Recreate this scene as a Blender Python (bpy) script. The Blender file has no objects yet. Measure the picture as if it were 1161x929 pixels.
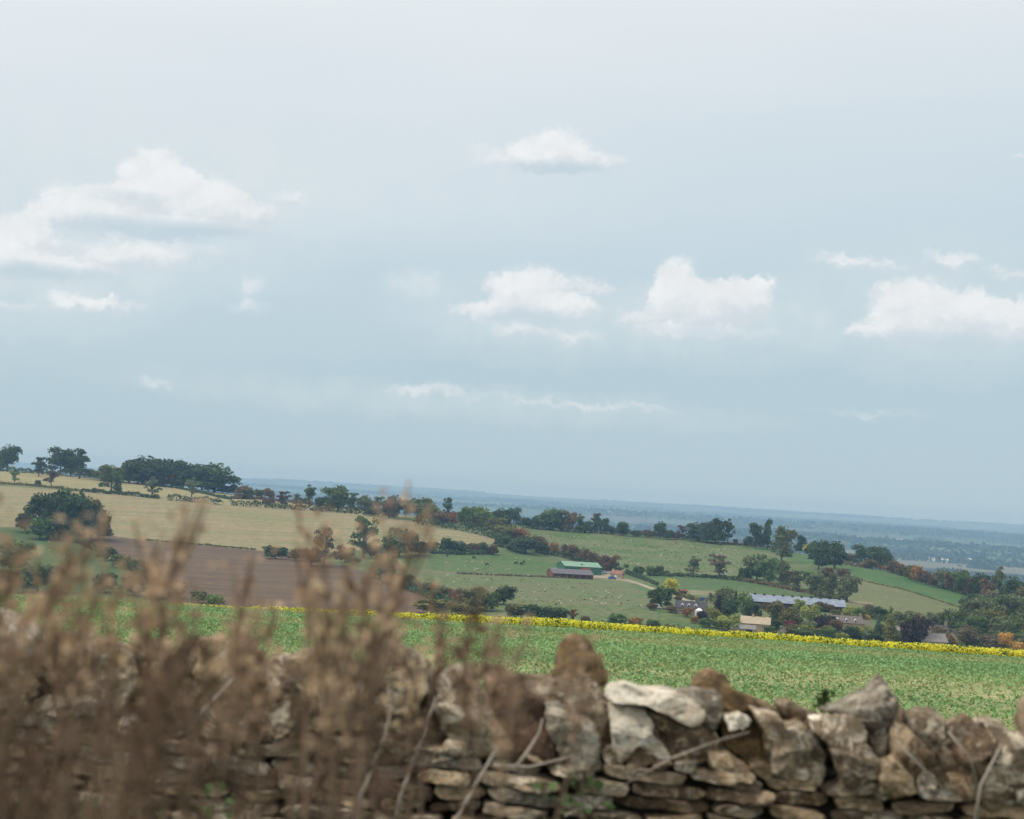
import bpy, bmesh, math, random
import numpy as np
from mathutils import Vector, Matrix, noise as mnoise

random.seed(7); RNG = np.random.default_rng(11)
sc = bpy.context.scene
COL = sc.collection
R = math.radians

# ------------------------------------------------------------------ camera
F = 2166.0; CX, CY = 580.5, 464.5
PITCH = math.atan(87.8 / F); ROLL = math.atan(0.0628)
fwd = Vector((0, math.cos(PITCH), math.sin(PITCH)))
r0 = Vector((1, 0, 0)); u0 = r0.cross(fwd)
rgt = r0 * math.cos(ROLL) + u0 * math.sin(ROLL)
up = -r0 * math.sin(ROLL) + u0 * math.cos(ROLL)

def ray(px, py):
    return fwd + rgt * ((px - CX) / F) - up * ((py - CY) / F)
def at(px, py, Y):
    d = ray(px, py); return d * (Y / d.y)
def project(P):                      # numpy (N,3) -> photo pixels
    f, r, u = map(np.array, (fwd, rgt, up))
    w = P @ f
    return CX + F * (P @ r) / w, CY - F * (P @ u) / w

cam = bpy.data.cameras.new('camera'); camo = bpy.data.objects.new('camera', cam)
COL.objects.link(camo); sc.camera = camo
camo.matrix_world = Matrix((rgt, up, -fwd)).transposed().to_4x4()
cam.sensor_width = 36; cam.lens = 36 * F / 1161
cam.clip_start = 0.05; cam.clip_end = 80000
cam.dof.use_dof = True; cam.dof.focus_distance = 500; cam.dof.aperture_fstop = 5.0

# ------------------------------------------------------------------ helpers
def mesh_np(name, V, Q, mats=(), mi=None, smooth=False):
    V = np.asarray(V, dtype=np.float32); Q = np.asarray(Q, dtype=np.int32)
    me = bpy.data.meshes.new(name)
    n, k = Q.shape
    me.vertices.add(len(V)); me.vertices.foreach_set('co', V.ravel())
    me.loops.add(n * k); me.loops.foreach_set('vertex_index', Q.ravel())
    me.polygons.add(n)
    me.polygons.foreach_set('loop_start', np.arange(0, n * k, k, dtype=np.int32))
    try: me.polygons.foreach_set('loop_total', np.full(n, k, dtype=np.int32))
    except Exception: pass
    for m in mats: me.materials.append(m)
    if mi is not None: me.polygons.foreach_set('material_index', np.asarray(mi, dtype=np.int32))
    me.polygons.foreach_set('use_smooth', np.full(n, smooth, dtype=bool))
    me.update(calc_edges=True); me.validate()
    return me

def link(name, me, parent=None, loc=None, rz=0, label=None, cat=None, group=None, kind=None):
    o = bpy.data.objects.new(name, me); COL.objects.link(o)
    if parent: o.parent = parent
    if loc is not None: o.location = loc
    o.rotation_euler.z = rz
    if label: o['label'] = label
    if cat: o['category'] = cat
    if group: o['group'] = group
    if kind: o['kind'] = kind
    return o
def thing(name, label, cat, loc=(0, 0, 0), rz=0, group=None):
    return link(name, None, None, loc, rz, label, cat, group)

class MB:
    """collects boxes / prisms / tubes into one mesh"""
    def __init__(s): s.bm = bmesh.new()
    def box(s, c, d, rz=0, bev=0):
        m = Matrix.Translation(c) @ Matrix.Rotation(rz, 4, 'Z') @ Matrix.Diagonal((d[0], d[1], d[2], 1))
        g = bmesh.ops.create_cube(s.bm, size=1, matrix=m)
        if bev:
            es = list({e for v in g['verts'] for e in v.link_edges})
            bmesh.ops.bevel(s.bm, geom=es, offset=bev, segments=2, affect='EDGES')
        return s
    def poly(s, pts, thick=None):      # closed solid from bottom loop & top loop lists
        n = len(pts[0]); a = [s.bm.verts.new(p) for p in pts[0]]; b = [s.bm.verts.new(p) for p in pts[1]]
        s.bm.faces.new(a[::-1]); s.bm.faces.new(b)
        for i in range(n): s.bm.faces.new((a[i], a[(i+1) % n], b[(i+1) % n], b[i]))
        return s
    def tube(s, pts, rad, k=6):
        pts = [Vector(p) for p in pts]; prev = None
        for i, p in enumerate(pts):
            t = (pts[min(i+1, len(pts)-1)] - pts[max(i-1, 0)]).normalized()
            a = t.orthogonal().normalized() if abs(t.z) < .99 else Vector((1, 0, 0))
            if abs(t.z) >= .5: a = (Vector((1, 0, 0)) - t * t.x).normalized()
            b = t.cross(a)
            ring = [s.bm.verts.new(p + (a * math.cos(q) + b * math.sin(q)) * rad[i]) for q in [2*math.pi*j/k for j in range(k)]]
            if prev:
                for j in range(k): s.bm.faces.new((prev[j], prev[(j+1) % k], ring[(j+1) % k], ring[j]))
            else: s.bm.faces.new(ring[::-1])
            prev = ring
        s.bm.faces.new(prev); return s
    def cyl(s, c, r, h, axis='Z', k=14):
        m = Matrix.Translation(c) @ {'Z': Matrix.Identity(4), 'X': Matrix.Rotation(R(90), 4, 'Y'), 'Y': Matrix.Rotation(R(90), 4, 'X')}[axis]
        bmesh.ops.create_cone(s.bm, segments=k, radius1=r, radius2=r, depth=h, cap_ends=True, matrix=m); return s
    def mesh(s, name, mat, smooth=False):
        bmesh.ops.recalc_face_normals(s.bm, faces=s.bm.faces)
        me = bpy.data.meshes.new(name); s.bm.to_mesh(me); s.bm.free()
        me.materials.append(mat)
        if smooth: me.polygons.foreach_set('use_smooth', [True] * len(me.polygons))
        return me
    def build(s, name, mat, parent=None, smooth=False, **k):
        return link(name, s.mesh(name, mat, smooth), parent, **k)

# ------------------------------------------------------------------ node helpers
def newmat(name):
    m = bpy.data.materials.new(name); m.use_nodes = True
    nt = m.node_tree; b = nt.nodes['Principled BSDF']
    b.inputs['Roughness'].default_value = .85
    b.inputs['Specular IOR Level'].default_value = .25
    return m, nt, b
def N(nt, typ, **kw):
    n = nt.nodes.new(typ)
    for k, v in kw.items():
        if k == 'ins':
            for i, x in v.items():
                if hasattr(x, 'is_output') or isinstance(x, bpy.types.NodeSocket): nt.links.new(x, n.inputs[i])
                else: n.inputs[i].default_value = x
        else: setattr(n, k, v)
    return n
def math_(nt, op, a, b=None, c=None, clamp=False):
    ins = {0: a}
    if b is not None: ins[1] = b
    if c is not None: ins[2] = c
    return N(nt, 'ShaderNodeMath', operation=op, use_clamp=clamp, ins=ins).outputs[0]
def noise_(nt, vec, scale, detail=4, rough=.55, dist=0):
    return N(nt, 'ShaderNodeTexNoise', ins={'Vector': vec, 'Scale': scale, 'Detail': detail, 'Roughness': rough, 'Distortion': dist}).outputs[0]
def maprange(nt, v, a, b, c=0, d=1, smooth=True):
    return N(nt, 'ShaderNodeMapRange', interpolation_type='SMOOTHSTEP' if smooth else 'LINEAR', ins={0: v, 1: a, 2: b, 3: c, 4: d}).outputs[0]
def mix(nt, f, a, b, blend='MIX'):
    n = N(nt, 'ShaderNodeMix', data_type='RGBA', blend_type=blend)
    for i, x in ((0, f), (6, a), (7, b)):
        if isinstance(x, bpy.types.NodeSocket): nt.links.new(x, n.inputs[i])
        else: n.inputs[i].default_value = (*x, 1) if isinstance(x, tuple) and len(x) == 3 else x
    return n.outputs[2]
def rgb(c): return (*c, 1)

def simple_mat(name, c, c2=None, scale=2.0, rough=.85, bump=0, spec=.25, metal=0):
    m, nt, b = newmat(name)
    tc = N(nt, 'ShaderNodeTexCoord').outputs['Object']
    n1 = noise_(nt, tc, scale, 5); n2 = noise_(nt, tc, scale * 7, 3)
    c2 = c2 or tuple(x * .62 for x in c)
    f = maprange(nt, math_(nt, 'ADD', math_(nt, 'MULTIPLY', n1, .65), math_(nt, 'MULTIPLY', n2, .35)), .35, .65)
    nt.links.new(mix(nt, f, c, c2), b.inputs['Base Color'])
    b.inputs['Roughness'].default_value = rough; b.inputs['Specular IOR Level'].default_value = spec
    b.inputs['Metallic'].default_value = metal
    if bump:
        bp = N(nt, 'ShaderNodeBump', ins={'Strength': .6, 'Distance': bump, 'Height': n2})
        nt.links.new(bp.outputs[0], b.inputs['Normal'])
    return m

def foliage_mat(name, c, var=.45, ns=5.0):
    m, nt, b = newmat(name)
    geo = N(nt, 'ShaderNodeNewGeometry'); tc = N(nt, 'ShaderNodeTexCoord').outputs['Object']
    oi = N(nt, 'ShaderNodeObjectInfo').outputs['Random']
    n1 = noise_(nt, tc, ns, 3)
    f = math_(nt, 'ADD', math_(nt, 'MULTIPLY', geo.outputs['Random Per Island'], .55), math_(nt, 'MULTIPLY', maprange(nt, n1, .35, .65), .45))
    a = tuple(x * (1 - var) for x in c); d = tuple(min(.9, x * (1 + var) + .01) for x in c)
    base = mix(nt, f, a, d)
    hs = N(nt, 'ShaderNodeHueSaturation', ins={'Hue': maprange(nt, oi, 0, 1, .485, .515, False), 'Saturation': .95, 'Value': maprange(nt, oi, 0, 1, .82, 1.2, False), 'Color': base}).outputs[0]
    tr = N(nt, 'ShaderNodeBsdfTranslucent', ins={'Color': hs})
    nt.links.new(hs, b.inputs['Base Color']); b.inputs['Specular IOR Level'].default_value = .15
    ms = N(nt, 'ShaderNodeMixShader', ins={0: .22, 1: b.outputs[0], 2: tr.outputs[0]})
    nt.links.new(ms.outputs[0], nt.nodes['Material Output'].inputs['Surface'])
    return m

# ------------------------------------------------------------------ terrain
CP = [  # (px, py, distance) seen points of the far slope
 (-300,524,1600),(0,534,1500),(60,538,1450),(110,543,1430),(-300,536,1400),(0,548,1330),(90,557,1270),(165,564,1220),(255,572,1190),(200,553,1400),(262,560,1400),
 (330,572,1350),(420,580,1300),(500,590,1300),(560,592,1330),(350,580,1220),(430,585,1210),(520,601,1160),(562,613,1120),
 (-300,600,1000),(0,600,1020),(80,608,1030),(170,613,1040),(240,619,1030),(320,626,1010),(430,622,1060),(520,622,1080),
 (120,585,1130),(300,600,1120),(430,605,1120),
 (-300,650,800),(30,660,760),(100,640,850),(200,650,830),(300,650,860),(300,675,760),(400,650,870),(480,680,760),(430,640,930),
 (550,630,1060),(600,624,1130),(650,652,1000),(700,656,980),(560,665,860),(650,690,745),(730,690,745),(740,652,1020),
 (600,598,1380),(680,602,1370),(740,607,1360),(830,615,1310),(700,625,1190),(640,612,1260),(800,640,1080),(850,650,1030),
 (800,660,960),(850,672,900),(900,676,890),(950,682,880),(850,690,830),(760,690,765),(850,708,735),(800,700,745),
 (870,620,1280),(900,627,1250),(955,641,1180),(1020,650,1130),(1080,665,1080),(1139,680,1020),(1250,700,980),(955,660,1050),(1010,690,880),
 (1020,668,1010),(1091,690,930),(1010,715,740),(1100,728,720),(1161,730,730),(1400,745,730),(1161,710,850),(1400,720,900),
]
cp = []
for px, py, Y in CP:
    p = at(px, py, Y); cp.append((p.x, p.y, p.z))
for x in (-420, -250, -120, 0, 120, 250, 420):
    cp += [(x, 400, -39 - .006 * x), (x, 600, -51.5)]
for x, z in ((-700, -30), (-450, -38), (-200, -75), (0, -95), (200, -100), (450, -105), (700, -110)):
    cp.append((x, 2050, z))
for x, z in ((-420, -14), (-200, -40), (0, -52), (150, -58)): cp.append((x, 1640, z))
for x, y, z in ((330, 1350, -66), (430, 1250, -74), (260, 1500, -62)): cp.append((x, y, z))
cp = np.array(cp); S = 500.0
def tk(d2): return np.where(d2 > 0, .5 * d2 * np.log(np.maximum(d2, 1e-12)), 0)
A = cp[:, :2] / S; n = len(A)
K = tk(((A[:, None] - A[None]) ** 2).sum(-1)) + np.eye(n) * .002
P = np.c_[np.ones(n), A]; L = np.zeros((n + 3, n + 3)); L[:n, :n] = K; L[:n, n:] = P; L[n:, :n] = P.T
W = np.linalg.solve(L, np.r_[cp[:, 2], 0, 0, 0])
def tps(x, y):
    x = np.clip(np.ravel(x), -900, 900) / S; y = np.ravel(y) / S; o = np.zeros(len(x))
    for i in range(0, len(x), 60000):
        a = x[i:i+60000]; b = y[i:i+60000]
        k = tk((a[:, None] - A[None, :, 0]) ** 2 + (b[:, None] - A[None, :, 1]) ** 2)
        o[i:i+60000] = k @ W[:n] + W[n] + W[n+1] * a + W[n+2] * b
    return o
def sstep(t): t = np.clip(t, 0, 1); return t * t * (3 - 2 * t)
def ripple(x, y, s, seed=0):
    o = 0
    for k in range(5):
        a = seed * 1.7 + k * 2.4; fr = s * (1.0 + .57 * k)
        o = o + np.sin((x * math.cos(a) + y * math.sin(a)) * fr + seed * 3 + k * 5.1) / (1 + .5 * k)
    return o / 2.6
def plain(x, y):
    z = -128 + 5 * ripple(x, y, .0011, 1) + 3 * ripple(x, y, .0031, 4)
    px = x / np.maximum(y, 1)
    z = z + 30 * np.exp(-((y - 9800 - 900 * px) / 900) ** 2) * (1 + .35 * ripple(x, y, .0012, 6)) * sstep((px + .12) / .2)
    z = z + 22 * np.exp(-((y - 6700 + 1500 * px) / 420) ** 2) * (1 + .4 * ripple(x, y, .002, 7)) * sstep((px - .02) / .12)
    z = z + 55 * np.exp(-((y - 19000) / 2600) ** 2) * (1 + .05 * ripple(x, y, .0006, 3) + .035 * ripple(x, y, .002, 5))
    z = z + 24 * np.exp(-((y - 13500) / 1100) ** 2) * (1 + .3 * ripple(x, y, .0009, 9))
    return z
def near(x, y):
    z = -1.36 - .0640 * y
    z = np.where(y < 7, -1.81, z)
    z = z - .055 * np.maximum(y - 157, 0) - .00006 * np.maximum(y - 200, 0) ** 2
    return z + .10 * ripple(x, y, .11, 2) * sstep((y - 14) / 20)
def height(x, y):
    x = np.asarray(x, float).ravel(); y = np.asarray(y, float).ravel()
    z = near(x, y)
    m = y > 260
    if m.any():
        t = tps(x[m], y[m]) + .7 * ripple(x[m], y[m], .021, 8) * sstep((y[m] - 500) / 200)
        tn = sstep((y[m] - 260) / 260)
        z[m] = z[m] * (1 - tn) + t * tn
        tf = sstep((y[m] - 1700) / 900)
        z[m] = z[m] * (1 - tf) + plain(x[m], y[m]) * tf
    return z
def hz(x, y): return float(height([x], [y])[0])

_Ys = np.arange(600, 1640, 2.0)
def ground_at(px, py, Y0=None):          # first hit of the view ray with the far slope
    d = ray(px, py); d = d / d.y
    Y = _Ys if Y0 is None else np.arange(Y0, Y0 + 1500, 2.0)
    z = height(d.x * Y, Y); below = np.nonzero(d.z * Y <= z)[0]
    Yh = Y[below[0]] if len(below) else None
    if Yh is None:
        g = d.z * Y - z; Yh = Y[np.argmin(g[:400])]
    return Vector((d.x * Yh, Yh, hz(d.x * Yh, Yh)))

# grid
a_f = np.linspace(-R(17.5), R(17.5), 860)
az = np.r_[-R(np.array([42, 36, 31, 27, 24, 22, 20, 18.6])) if False else -np.radians([42, 36, 31, 27, 24, 22, 20, 18.6]), a_f, np.radians([18.6, 20, 22, 24, 27, 31, 36, 42])]
Yr = np.r_[np.linspace(-18, 12, 16), np.linspace(14, 158, 110), np.linspace(160, 560, 60), np.arange(563, 1500, 2.6), np.geomspace(1503, 21500, 330)]
AX, YY = np.meshgrid(np.tan(az), Yr)
XX = AX * (YY + 32)
ZZ = height(XX, YY).reshape(XX.shape)
GV = np.stack([XX.ravel(), YY.ravel(), ZZ.ravel()], 1)
nr, nc = XX.shape
idx = np.arange(nr * nc).reshape(nr, nc)
GQ = np.stack([idx[:-1, :-1].ravel(), idx[:-1, 1:].ravel(), idx[1:, 1:].ravel(), idx[1:, :-1].ravel()], 1)

def inpoly(px, py, poly):
    r = np.zeros(len(px), bool); j = len(poly) - 1
    for i in range(len(poly)):
        xi, yi = poly[i]; xj, yj = poly[j]
        c = ((yi > py) != (yj > py)) & (px < (xj - xi) * (py - yi) / ((yj - yi) or 1e-9) + xi)
        r ^= c; j = i
    return r
def line_poly(pts, w):
    a = [(x, y - w / 2) for x, y in pts]; b = [(x, y + w / 2) for x, y in pts[::-1]]
    return a + b
c1 = np.tile(np.array([.08, .13, .042]), (len(GV), 1)); c2 = np.tile(np.array([.13, .145, .068]), (len(GV), 1))
streak = np.zeros(len(GV))
PX, PY = project(GV)
hill = (GV[:, 1] > 560) & (GV[:, 1] < 1640)
REG = [
 ([(-400,520),(0,532),(110,541),(160,545),(235,558),(300,562),(380,572),(480,580),(560,590),(430,585),(262,574),(190,567),(92,557),(0,549),(-400,540)], (.42,.37,.19), (.34,.31,.15), .5),
 ([(-300,545),(0,551),(85,557),(165,564),(262,573),(430,584),(500,597),(566,612),(560,617),(450,622),(360,627),(320,627),(240,620),(170,614),(120,608),(60,602),(-300,600)], (.41,.32,.19), (.29,.29,.14), 1),
 ([(80,608),(120,607),(170,613.5),(240,619.5),(320,627),(370,637),(420,650),(490,678),(480,700),(300,700),(200,690),(160,660),(120,635),(90,622)], (.21,.145,.088), (.15,.105,.068), 1),
 ([(20,598),(78,608),(150,645),(180,670),(-300,690),(-300,600)], (.085,.155,.05), (.13,.18,.07), 0),
 ([(440,634),(520,628),(600,624),(650,640),(700,652),(620,652),(540,650),(470,645)], (.105,.19,.06), (.15,.2,.08), .3),
 ([(470,645),(540,650),(620,652),(705,657),(745,680),(745,715),(500,715),(480,672),(440,652)], (.15,.215,.08), (.21,.215,.11), .4),
 ([(733,653),(850,657),(885,661),(1000,684),(955,679),(850,672),(790,668),(755,666)], (.10,.18,.06), (.14,.19,.08), .2),
 ([(850,617),(900,625),(958,638),(1010,643),(1080,662),(1139,675),(1135,692),(1091,688),(1020,666),(972,655),(955,645),(900,636)], (.085,.185,.055), (.12,.2,.07), .3),
 ([(955,650),(972,656),(1020,667),(1091,689),(1085,705),(1000,705),(960,692)], (.215,.235,.10), (.18,.20,.09), .8),
 ([(672,650),(692,650),(712,657),(700,658),(688,656),(672,655)], (.5,.42,.3), (.42,.36,.25), 0),
 (line_poly([(700,655.5),(722,661),(742,668.5),(762,675),(795,686)], 2.6), (.5,.44,.32), (.4,.35,.25), 0),
 ([(780,669),(815,671.5),(852,675),(900,678),(990,683),(990,686),(850,680),(820,676),(783,674)], (.42,.36,.23), (.25,.24,.13), 0),
]
for poly, a, b, s in REG:
    m = hill & inpoly(PX, PY, poly)
    c1[m] = np.array(a) * .66; c2[m] = np.array(b) * .66; streak[m] = s
nf = (GV[:, 1] < 158) & (GV[:, 1] > 7)
c1[nf] = (.22, .26, .10); c2[nf] = (.31, .28, .15); streak[nf] = .5
m = nf & inpoly(PX, PY, [(1020,738),(1060,739),(1110,743),(1161,747),(1250,753),(1161,749.5),(1090,745),(1040,741.5)]); c1[m] = (.24,.1,.055); c2[m] = (.2,.1,.06)
# the plain: patchwork of fields by rounded cells
pl = GV[:, 1] > 1700
xx, yy = GV[pl, 0], GV[pl, 1]
cell = np.floor(xx / 330 + 1.3 * ripple(xx, yy, .0008, 2)) * 7.13 + np.floor(yy / 520 + .8 * ripple(xx, yy, .0007, 5)) * 3.71
h = np.abs(np.sin(cell * 91.7) * 43758.5) % 1
pal = np.array([(.12,.2,.07),(.19,.21,.11),(.10,.16,.06),(.2,.2,.13),(.14,.2,.08),(.035,.055,.03),(.16,.22,.1),(.035,.055,.03)])
cc = pal[(h * len(pal)).astype(int)] * np.where(yy > 8000, .55, .8)[:, None]
c1[pl] = cc; c2[pl] = cc * .8
gme = mesh_np('ground', GV, GQ, smooth=True)
for nm, arr in (('c1', c1), ('c2', c2)):
    at_ = gme.attributes.new(nm, 'FLOAT_COLOR', 'POINT')
    at_.data.foreach_set('color', np.c_[arr, np.ones(len(arr))].astype(np.float32).ravel())
s_ = gme.attributes.new('streak', 'FLOAT', 'POINT'); s_.data.foreach_set('value', streak.astype(np.float32))

m, nt, b = newmat('field_ground')
tc = N(nt, 'ShaderNodeTexCoord').outputs['Object']
A1 = N(nt, 'ShaderNodeAttribute', attribute_name='c1').outputs['Color']; A2 = N(nt, 'ShaderNodeAttribute', attribute_name='c2').outputs['Color']
ST = N(nt, 'ShaderNodeAttribute', attribute_name='streak').outputs['Fac']
mp = N(nt, 'ShaderNodeMapping', ins={'Vector': tc, 'Rotation': (0, 0, R(8)), 'Scale': (.012, .16, .1)}).outputs[0]
ns = noise_(nt, mp, 1.0, 5, .6); nb = noise_(nt, tc, .03, 6, .6); nm_ = noise_(nt, tc, .35, 4); nfi = noise_(nt, tc, 2.5, 3)
blend = N(nt, 'ShaderNodeMix', data_type='FLOAT', ins={0: ST, 2: nb, 3: ns}).outputs[0]
fac = maprange(nt, math_(nt, 'ADD', math_(nt, 'MULTIPLY', blend, .75), math_(nt, 'MULTIPLY', nm_, .25)), .40, .60)
cm = mix(nt, fac, A1, A2)
vv = math_(nt, 'MULTIPLY', maprange(nt, nm_, .3, .7, .82, 1.18), maprange(nt, nfi, .3, .7, .75, 1.22))
cm = mix(nt, 1.0, cm, N(nt, 'ShaderNodeCombineXYZ', ins={0: vv, 1: vv, 2: vv}).outputs[0], 'MULTIPLY')
nt.links.new(cm, b.inputs['Base Color']); b.inputs['Specular IOR Level'].default_value = .1; b.inputs['Roughness'].default_value = .95
bp = N(nt, 'ShaderNodeBump', ins={'Strength': .5, 'Distance': .25, 'Height': nm_}); nt.links.new(bp.outputs[0], b.inputs['Normal'])
gme.materials.append(m)
link('ground', gme, kind='structure')

# ------------------------------------------------------------------ leaf clouds
def quads(C, size, nrm_bias=None, bias=.6, aspect=1.0):
    n = len(C)
    v = RNG.normal(size=(n, 3))
    v /= np.linalg.norm(v, axis=1)[:, None]
    if nrm_bias is not None:
        v = v * (1 - bias) + nrm_bias * bias; v /= np.linalg.norm(v, axis=1)[:, None] + 1e-9
    w = RNG.normal(size=(n, 3)); t = np.cross(v, w); t /= np.linalg.norm(t, axis=1)[:, None] + 1e-9
    s = np.cross(v, t)
    t = t * (size * .5)[:, None]; s = s * (size * .5 * aspect)[:, None]
    j = RNG.uniform(.6, 1.25, size=(n, 4, 1))
    V = np.stack([-t - s, t - s, t + s, -t + s], 1) * j + C[:, None]
    return V.reshape(-1, 3), np.arange(4 * n).reshape(n, 4)

def crown_points(n, lobes):
    """points near the surface shells of lobes; lobes: (x,y,z,rx,rz)"""
    lob = np.array(lobes); w = lob[:, 3] ** 2; k = RNG.choice(len(lob), n, p=w / w.sum())
    v = RNG.normal(size=(n, 3)); v /= np.linalg.norm(v, axis=1)[:, None]
    v[:, 2] = np.where(v[:, 2] < -.45, -v[:, 2] * .6, v[:, 2])
    r = RNG.uniform(.0, 1, n) ** .28
    sub = np.sin(v[:, 0] * 9 + k) * np.sin(v[:, 1] * 8 + k * 2) * np.sin(v[:, 2] * 9 + k * 3)
    r = r * (1 + .22 * sub)
    c = lob[k, :3] + v * r[:, None] * np.c_[lob[k, 3], lob[k, 3], lob[k, 4]]
    return c, v

def make_crown(kind, seed):
    global RNG
    rs = random.Random(seed); L = []
    n = 1700; sz = .045
    if kind == 'r':
        L = [(0, 0, .52, .37, .38)]
        for i in range(13):
            a = rs.uniform(0, 6.28); q = rs.uniform(.16, .36); z = rs.uniform(.17, .80); q *= 1 - max(0, z - .6) * 1.1
            L.append((q * math.cos(a), q * math.sin(a), z, rs.uniform(.14, .22), rs.uniform(.12, .19)))
        n = 2600
    elif kind == 't':
        for i in range(14):
            a = rs.uniform(0, 6.28); z = .18 + .72 * i / 14; q = rs.uniform(.05, .3) * (1 - abs(z - .5))
            L.append((q * math.cos(a), q * math.sin(a), z, rs.uniform(.16, .24), rs.uniform(.09, .15)))
        n = 2300
    elif kind == 'b':
        L = [(0, 0, .4, .36, .42)]
        for i in range(10):
            a = rs.uniform(0, 6.28); q = rs.uniform(.14, .34); z = rs.uniform(.2, .72)
            L.append((q * math.cos(a), q * math.sin(a), z, rs.uniform(.13, .22), rs.uniform(.16, .26)))
        n = 1700; sz = .06
    elif kind == 's':
        for i in range(22):
            a = rs.uniform(0, 6.28); q = rs.uniform(.05, .40); z = rs.uniform(.22, .93); q *= 1 - max(0, z - .65) * 1.5
            L.append((q * math.cos(a), q * math.sin(a), z, rs.uniform(.09, .15), rs.uniform(.07, .12)))
        n = 1600; sz = .04
    elif kind == 'c':
        for i in range(22):
            z = .08 + .88 * i / 22; q = .32 * (1 - z) ** .8; a = i * 2.4
            L.append((q * .6 * math.cos(a), q * .6 * math.sin(a), z, .05 + .26 * (1 - z) ** .9, .06))
        n = 1800
    C_, v = crown_points(n, L)
    C_[:, 2] = np.clip(C_[:, 2], .01, 1.0)
    s = RNG.uniform(.6, 1.4, n) * sz
    if kind == 'b':
        pass
    V, Q = quads(C_, s, v, .45)
    return mesh_np('crown', V, Q, [FOL0]), L
def make_trunk(kind, L, seed):
    rs = random.Random(seed); mb = MB()
    top = .8 if kind != 'b' else .5; r = .028 if kind != 'b' else .015
    mb.tube([(0, 0, -.03), (0, 0, .08), (.01, .01, .3), (.0, .02, .55), (0, 0, top)], [r * 1.3, r, r * .8, r * .5, r * .12])
    if kind in 'rts':
        for l in L[:: (1 if kind == 's' else 2)]:
            z0 = min(l[2] * .6, .5) * .9
            mb.tube([(0, 0, z0), (l[0] * .5, l[1] * .5, (z0 + l[2]) * .5 + .02), (l[0], l[1], l[2])], [r * .45, r * .3, r * .1], 5)
            if kind == 's':
                for _ in range(4):
                    mb.tube([(l[0] * .5, l[1] * .5, (z0 + l[2]) * .5 + .02), (l[0] + rs.uniform(-.1, .1), l[1] + rs.uniform(-.1, .1), l[2] + rs.uniform(0, .1))], [r * .22, r * .06], 4)
    return mb.mesh('trunk', BARK)
BARK = simple_mat('bark', (.12, .10, .08), (.06, .05, .04), 6)
FOL0 = foliage_mat('leaves', (.06, .09, .04))
COLS = {'dg': ((.050, .082, .042), 'dark green'), 'g': ((.085, .135, .058), 'mid green'), 'lg': ((.13, .19, .065), 'light green'),
 'gg': ((.115, .145, .09), 'grey green'), 'ol': ((.13, .135, .055), 'olive'), 'y': ((.36, .34, .06), 'yellow'), 'yg': ((.2, .225, .075), 'yellow green'),
 'br': ((.13, .09, .062), 'brown'), 'ru': ((.23, .12, .055), 'rust brown'), 'or': ((.42, .24, .07), 'orange'), 'pu': ((.038, .03, .042), 'purple black'),
 're': ((.22, .025, .06), 'burgundy red'), 'gb': ((.15, .13, .11), 'grey brown'), 'bl': ((.055, .1, .085), 'blue green')}
FM = {k: foliage_mat('leaves_' + v[1].replace(' ', '_'), tuple(c * q for c, q in zip(v[0], (1.28, 1.22, .85)))) for k, v in COLS.items()}
PROTO = {}
for kd, nv in (('r', 4), ('t', 3), ('b', 4), ('s', 3), ('c', 2)):
    for i in range(nv):
        cme, L_ = make_crown(kd, 100 + i * 7 + ord(kd)); PROTO[kd, i] = (cme, make_trunk(kd, L_, 5 + i))
NAMES = {'r': ('broadleaf_tree', 'broad', 'tree'), 't': ('tall_tree', 'tall', 'tree'), 'b': ('bush', 'round', 'bush'), 's': ('thin_leaved_tree', 'sparse', 'tree'), 'c': ('conifer_tree', 'pointed', 'conifer')}
ORD = ['', 'leftmost', 'second from left', 'third from left', 'fourth from left', 'fifth from left', 'sixth from left', 'seventh from left', 'eighth from left', 'ninth from left', 'tenth from left', 'eleventh from left', 'twelfth from left', 'thirteenth from left', 'fourteenth from left']
def copy_part(src_mesh, name, parent, mat=None):
    o = bpy.data.objects.new(name, src_mesh); COL.objects.link(o); o.parent = parent
    if mat:
        o.material_slots[0].link = 'OBJECT'; o.material_slots[0].material = mat
    return o
tree_n = 0
def trees(zone, rows, group=None):
    global tree_n
    rows = sorted(rows, key=lambda r: r[0]); cnt = {}
    for r in rows: cnt[(r[4], r[5])] = cnt.get((r[4], r[5]), 0) + 1
    seen = {}
    for c, base, h, w, kd, cl in rows:
        p = ground_at(c, base); s = p.y / F
        name, adj, cat = NAMES[kd]; word = COLS[cl][1]
        key = (kd, cl); seen[key] = seen.get(key, 0) + 1; k = seen[key]; n_ = cnt[key]
        kindw = f"{adj} {word} {cat}"
        if n_ == 1: lab = f"{kindw} {zone}"
        else:
            o_ = 'rightmost' if k == n_ else ORD[k]
            plural = kindw + ('es' if kindw.endswith('bush') else 's')
            lab = f"{o_} of the {plural} {zone}"
        rz = random.Random(int(c * 7 + base)).uniform(0, 6.28)
        t = thing(name, lab, cat, (p.x, p.y, p.z - .15), rz, group or ('trees and bushes ' + zone))
        j = PROTO[kd, tree_n % {'r': 4, 't': 3, 'b': 4, 's': 3, 'c': 2}[kd]]
        copy_part(j[1], 'trunk', t); copy_part(j[0], 'crown', t, FM[cl])
        ww = w * s * 1.26; hh = h * s * 1.06
        t.scale = (ww, ww, hh * 1.02); tree_n += 1

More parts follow.
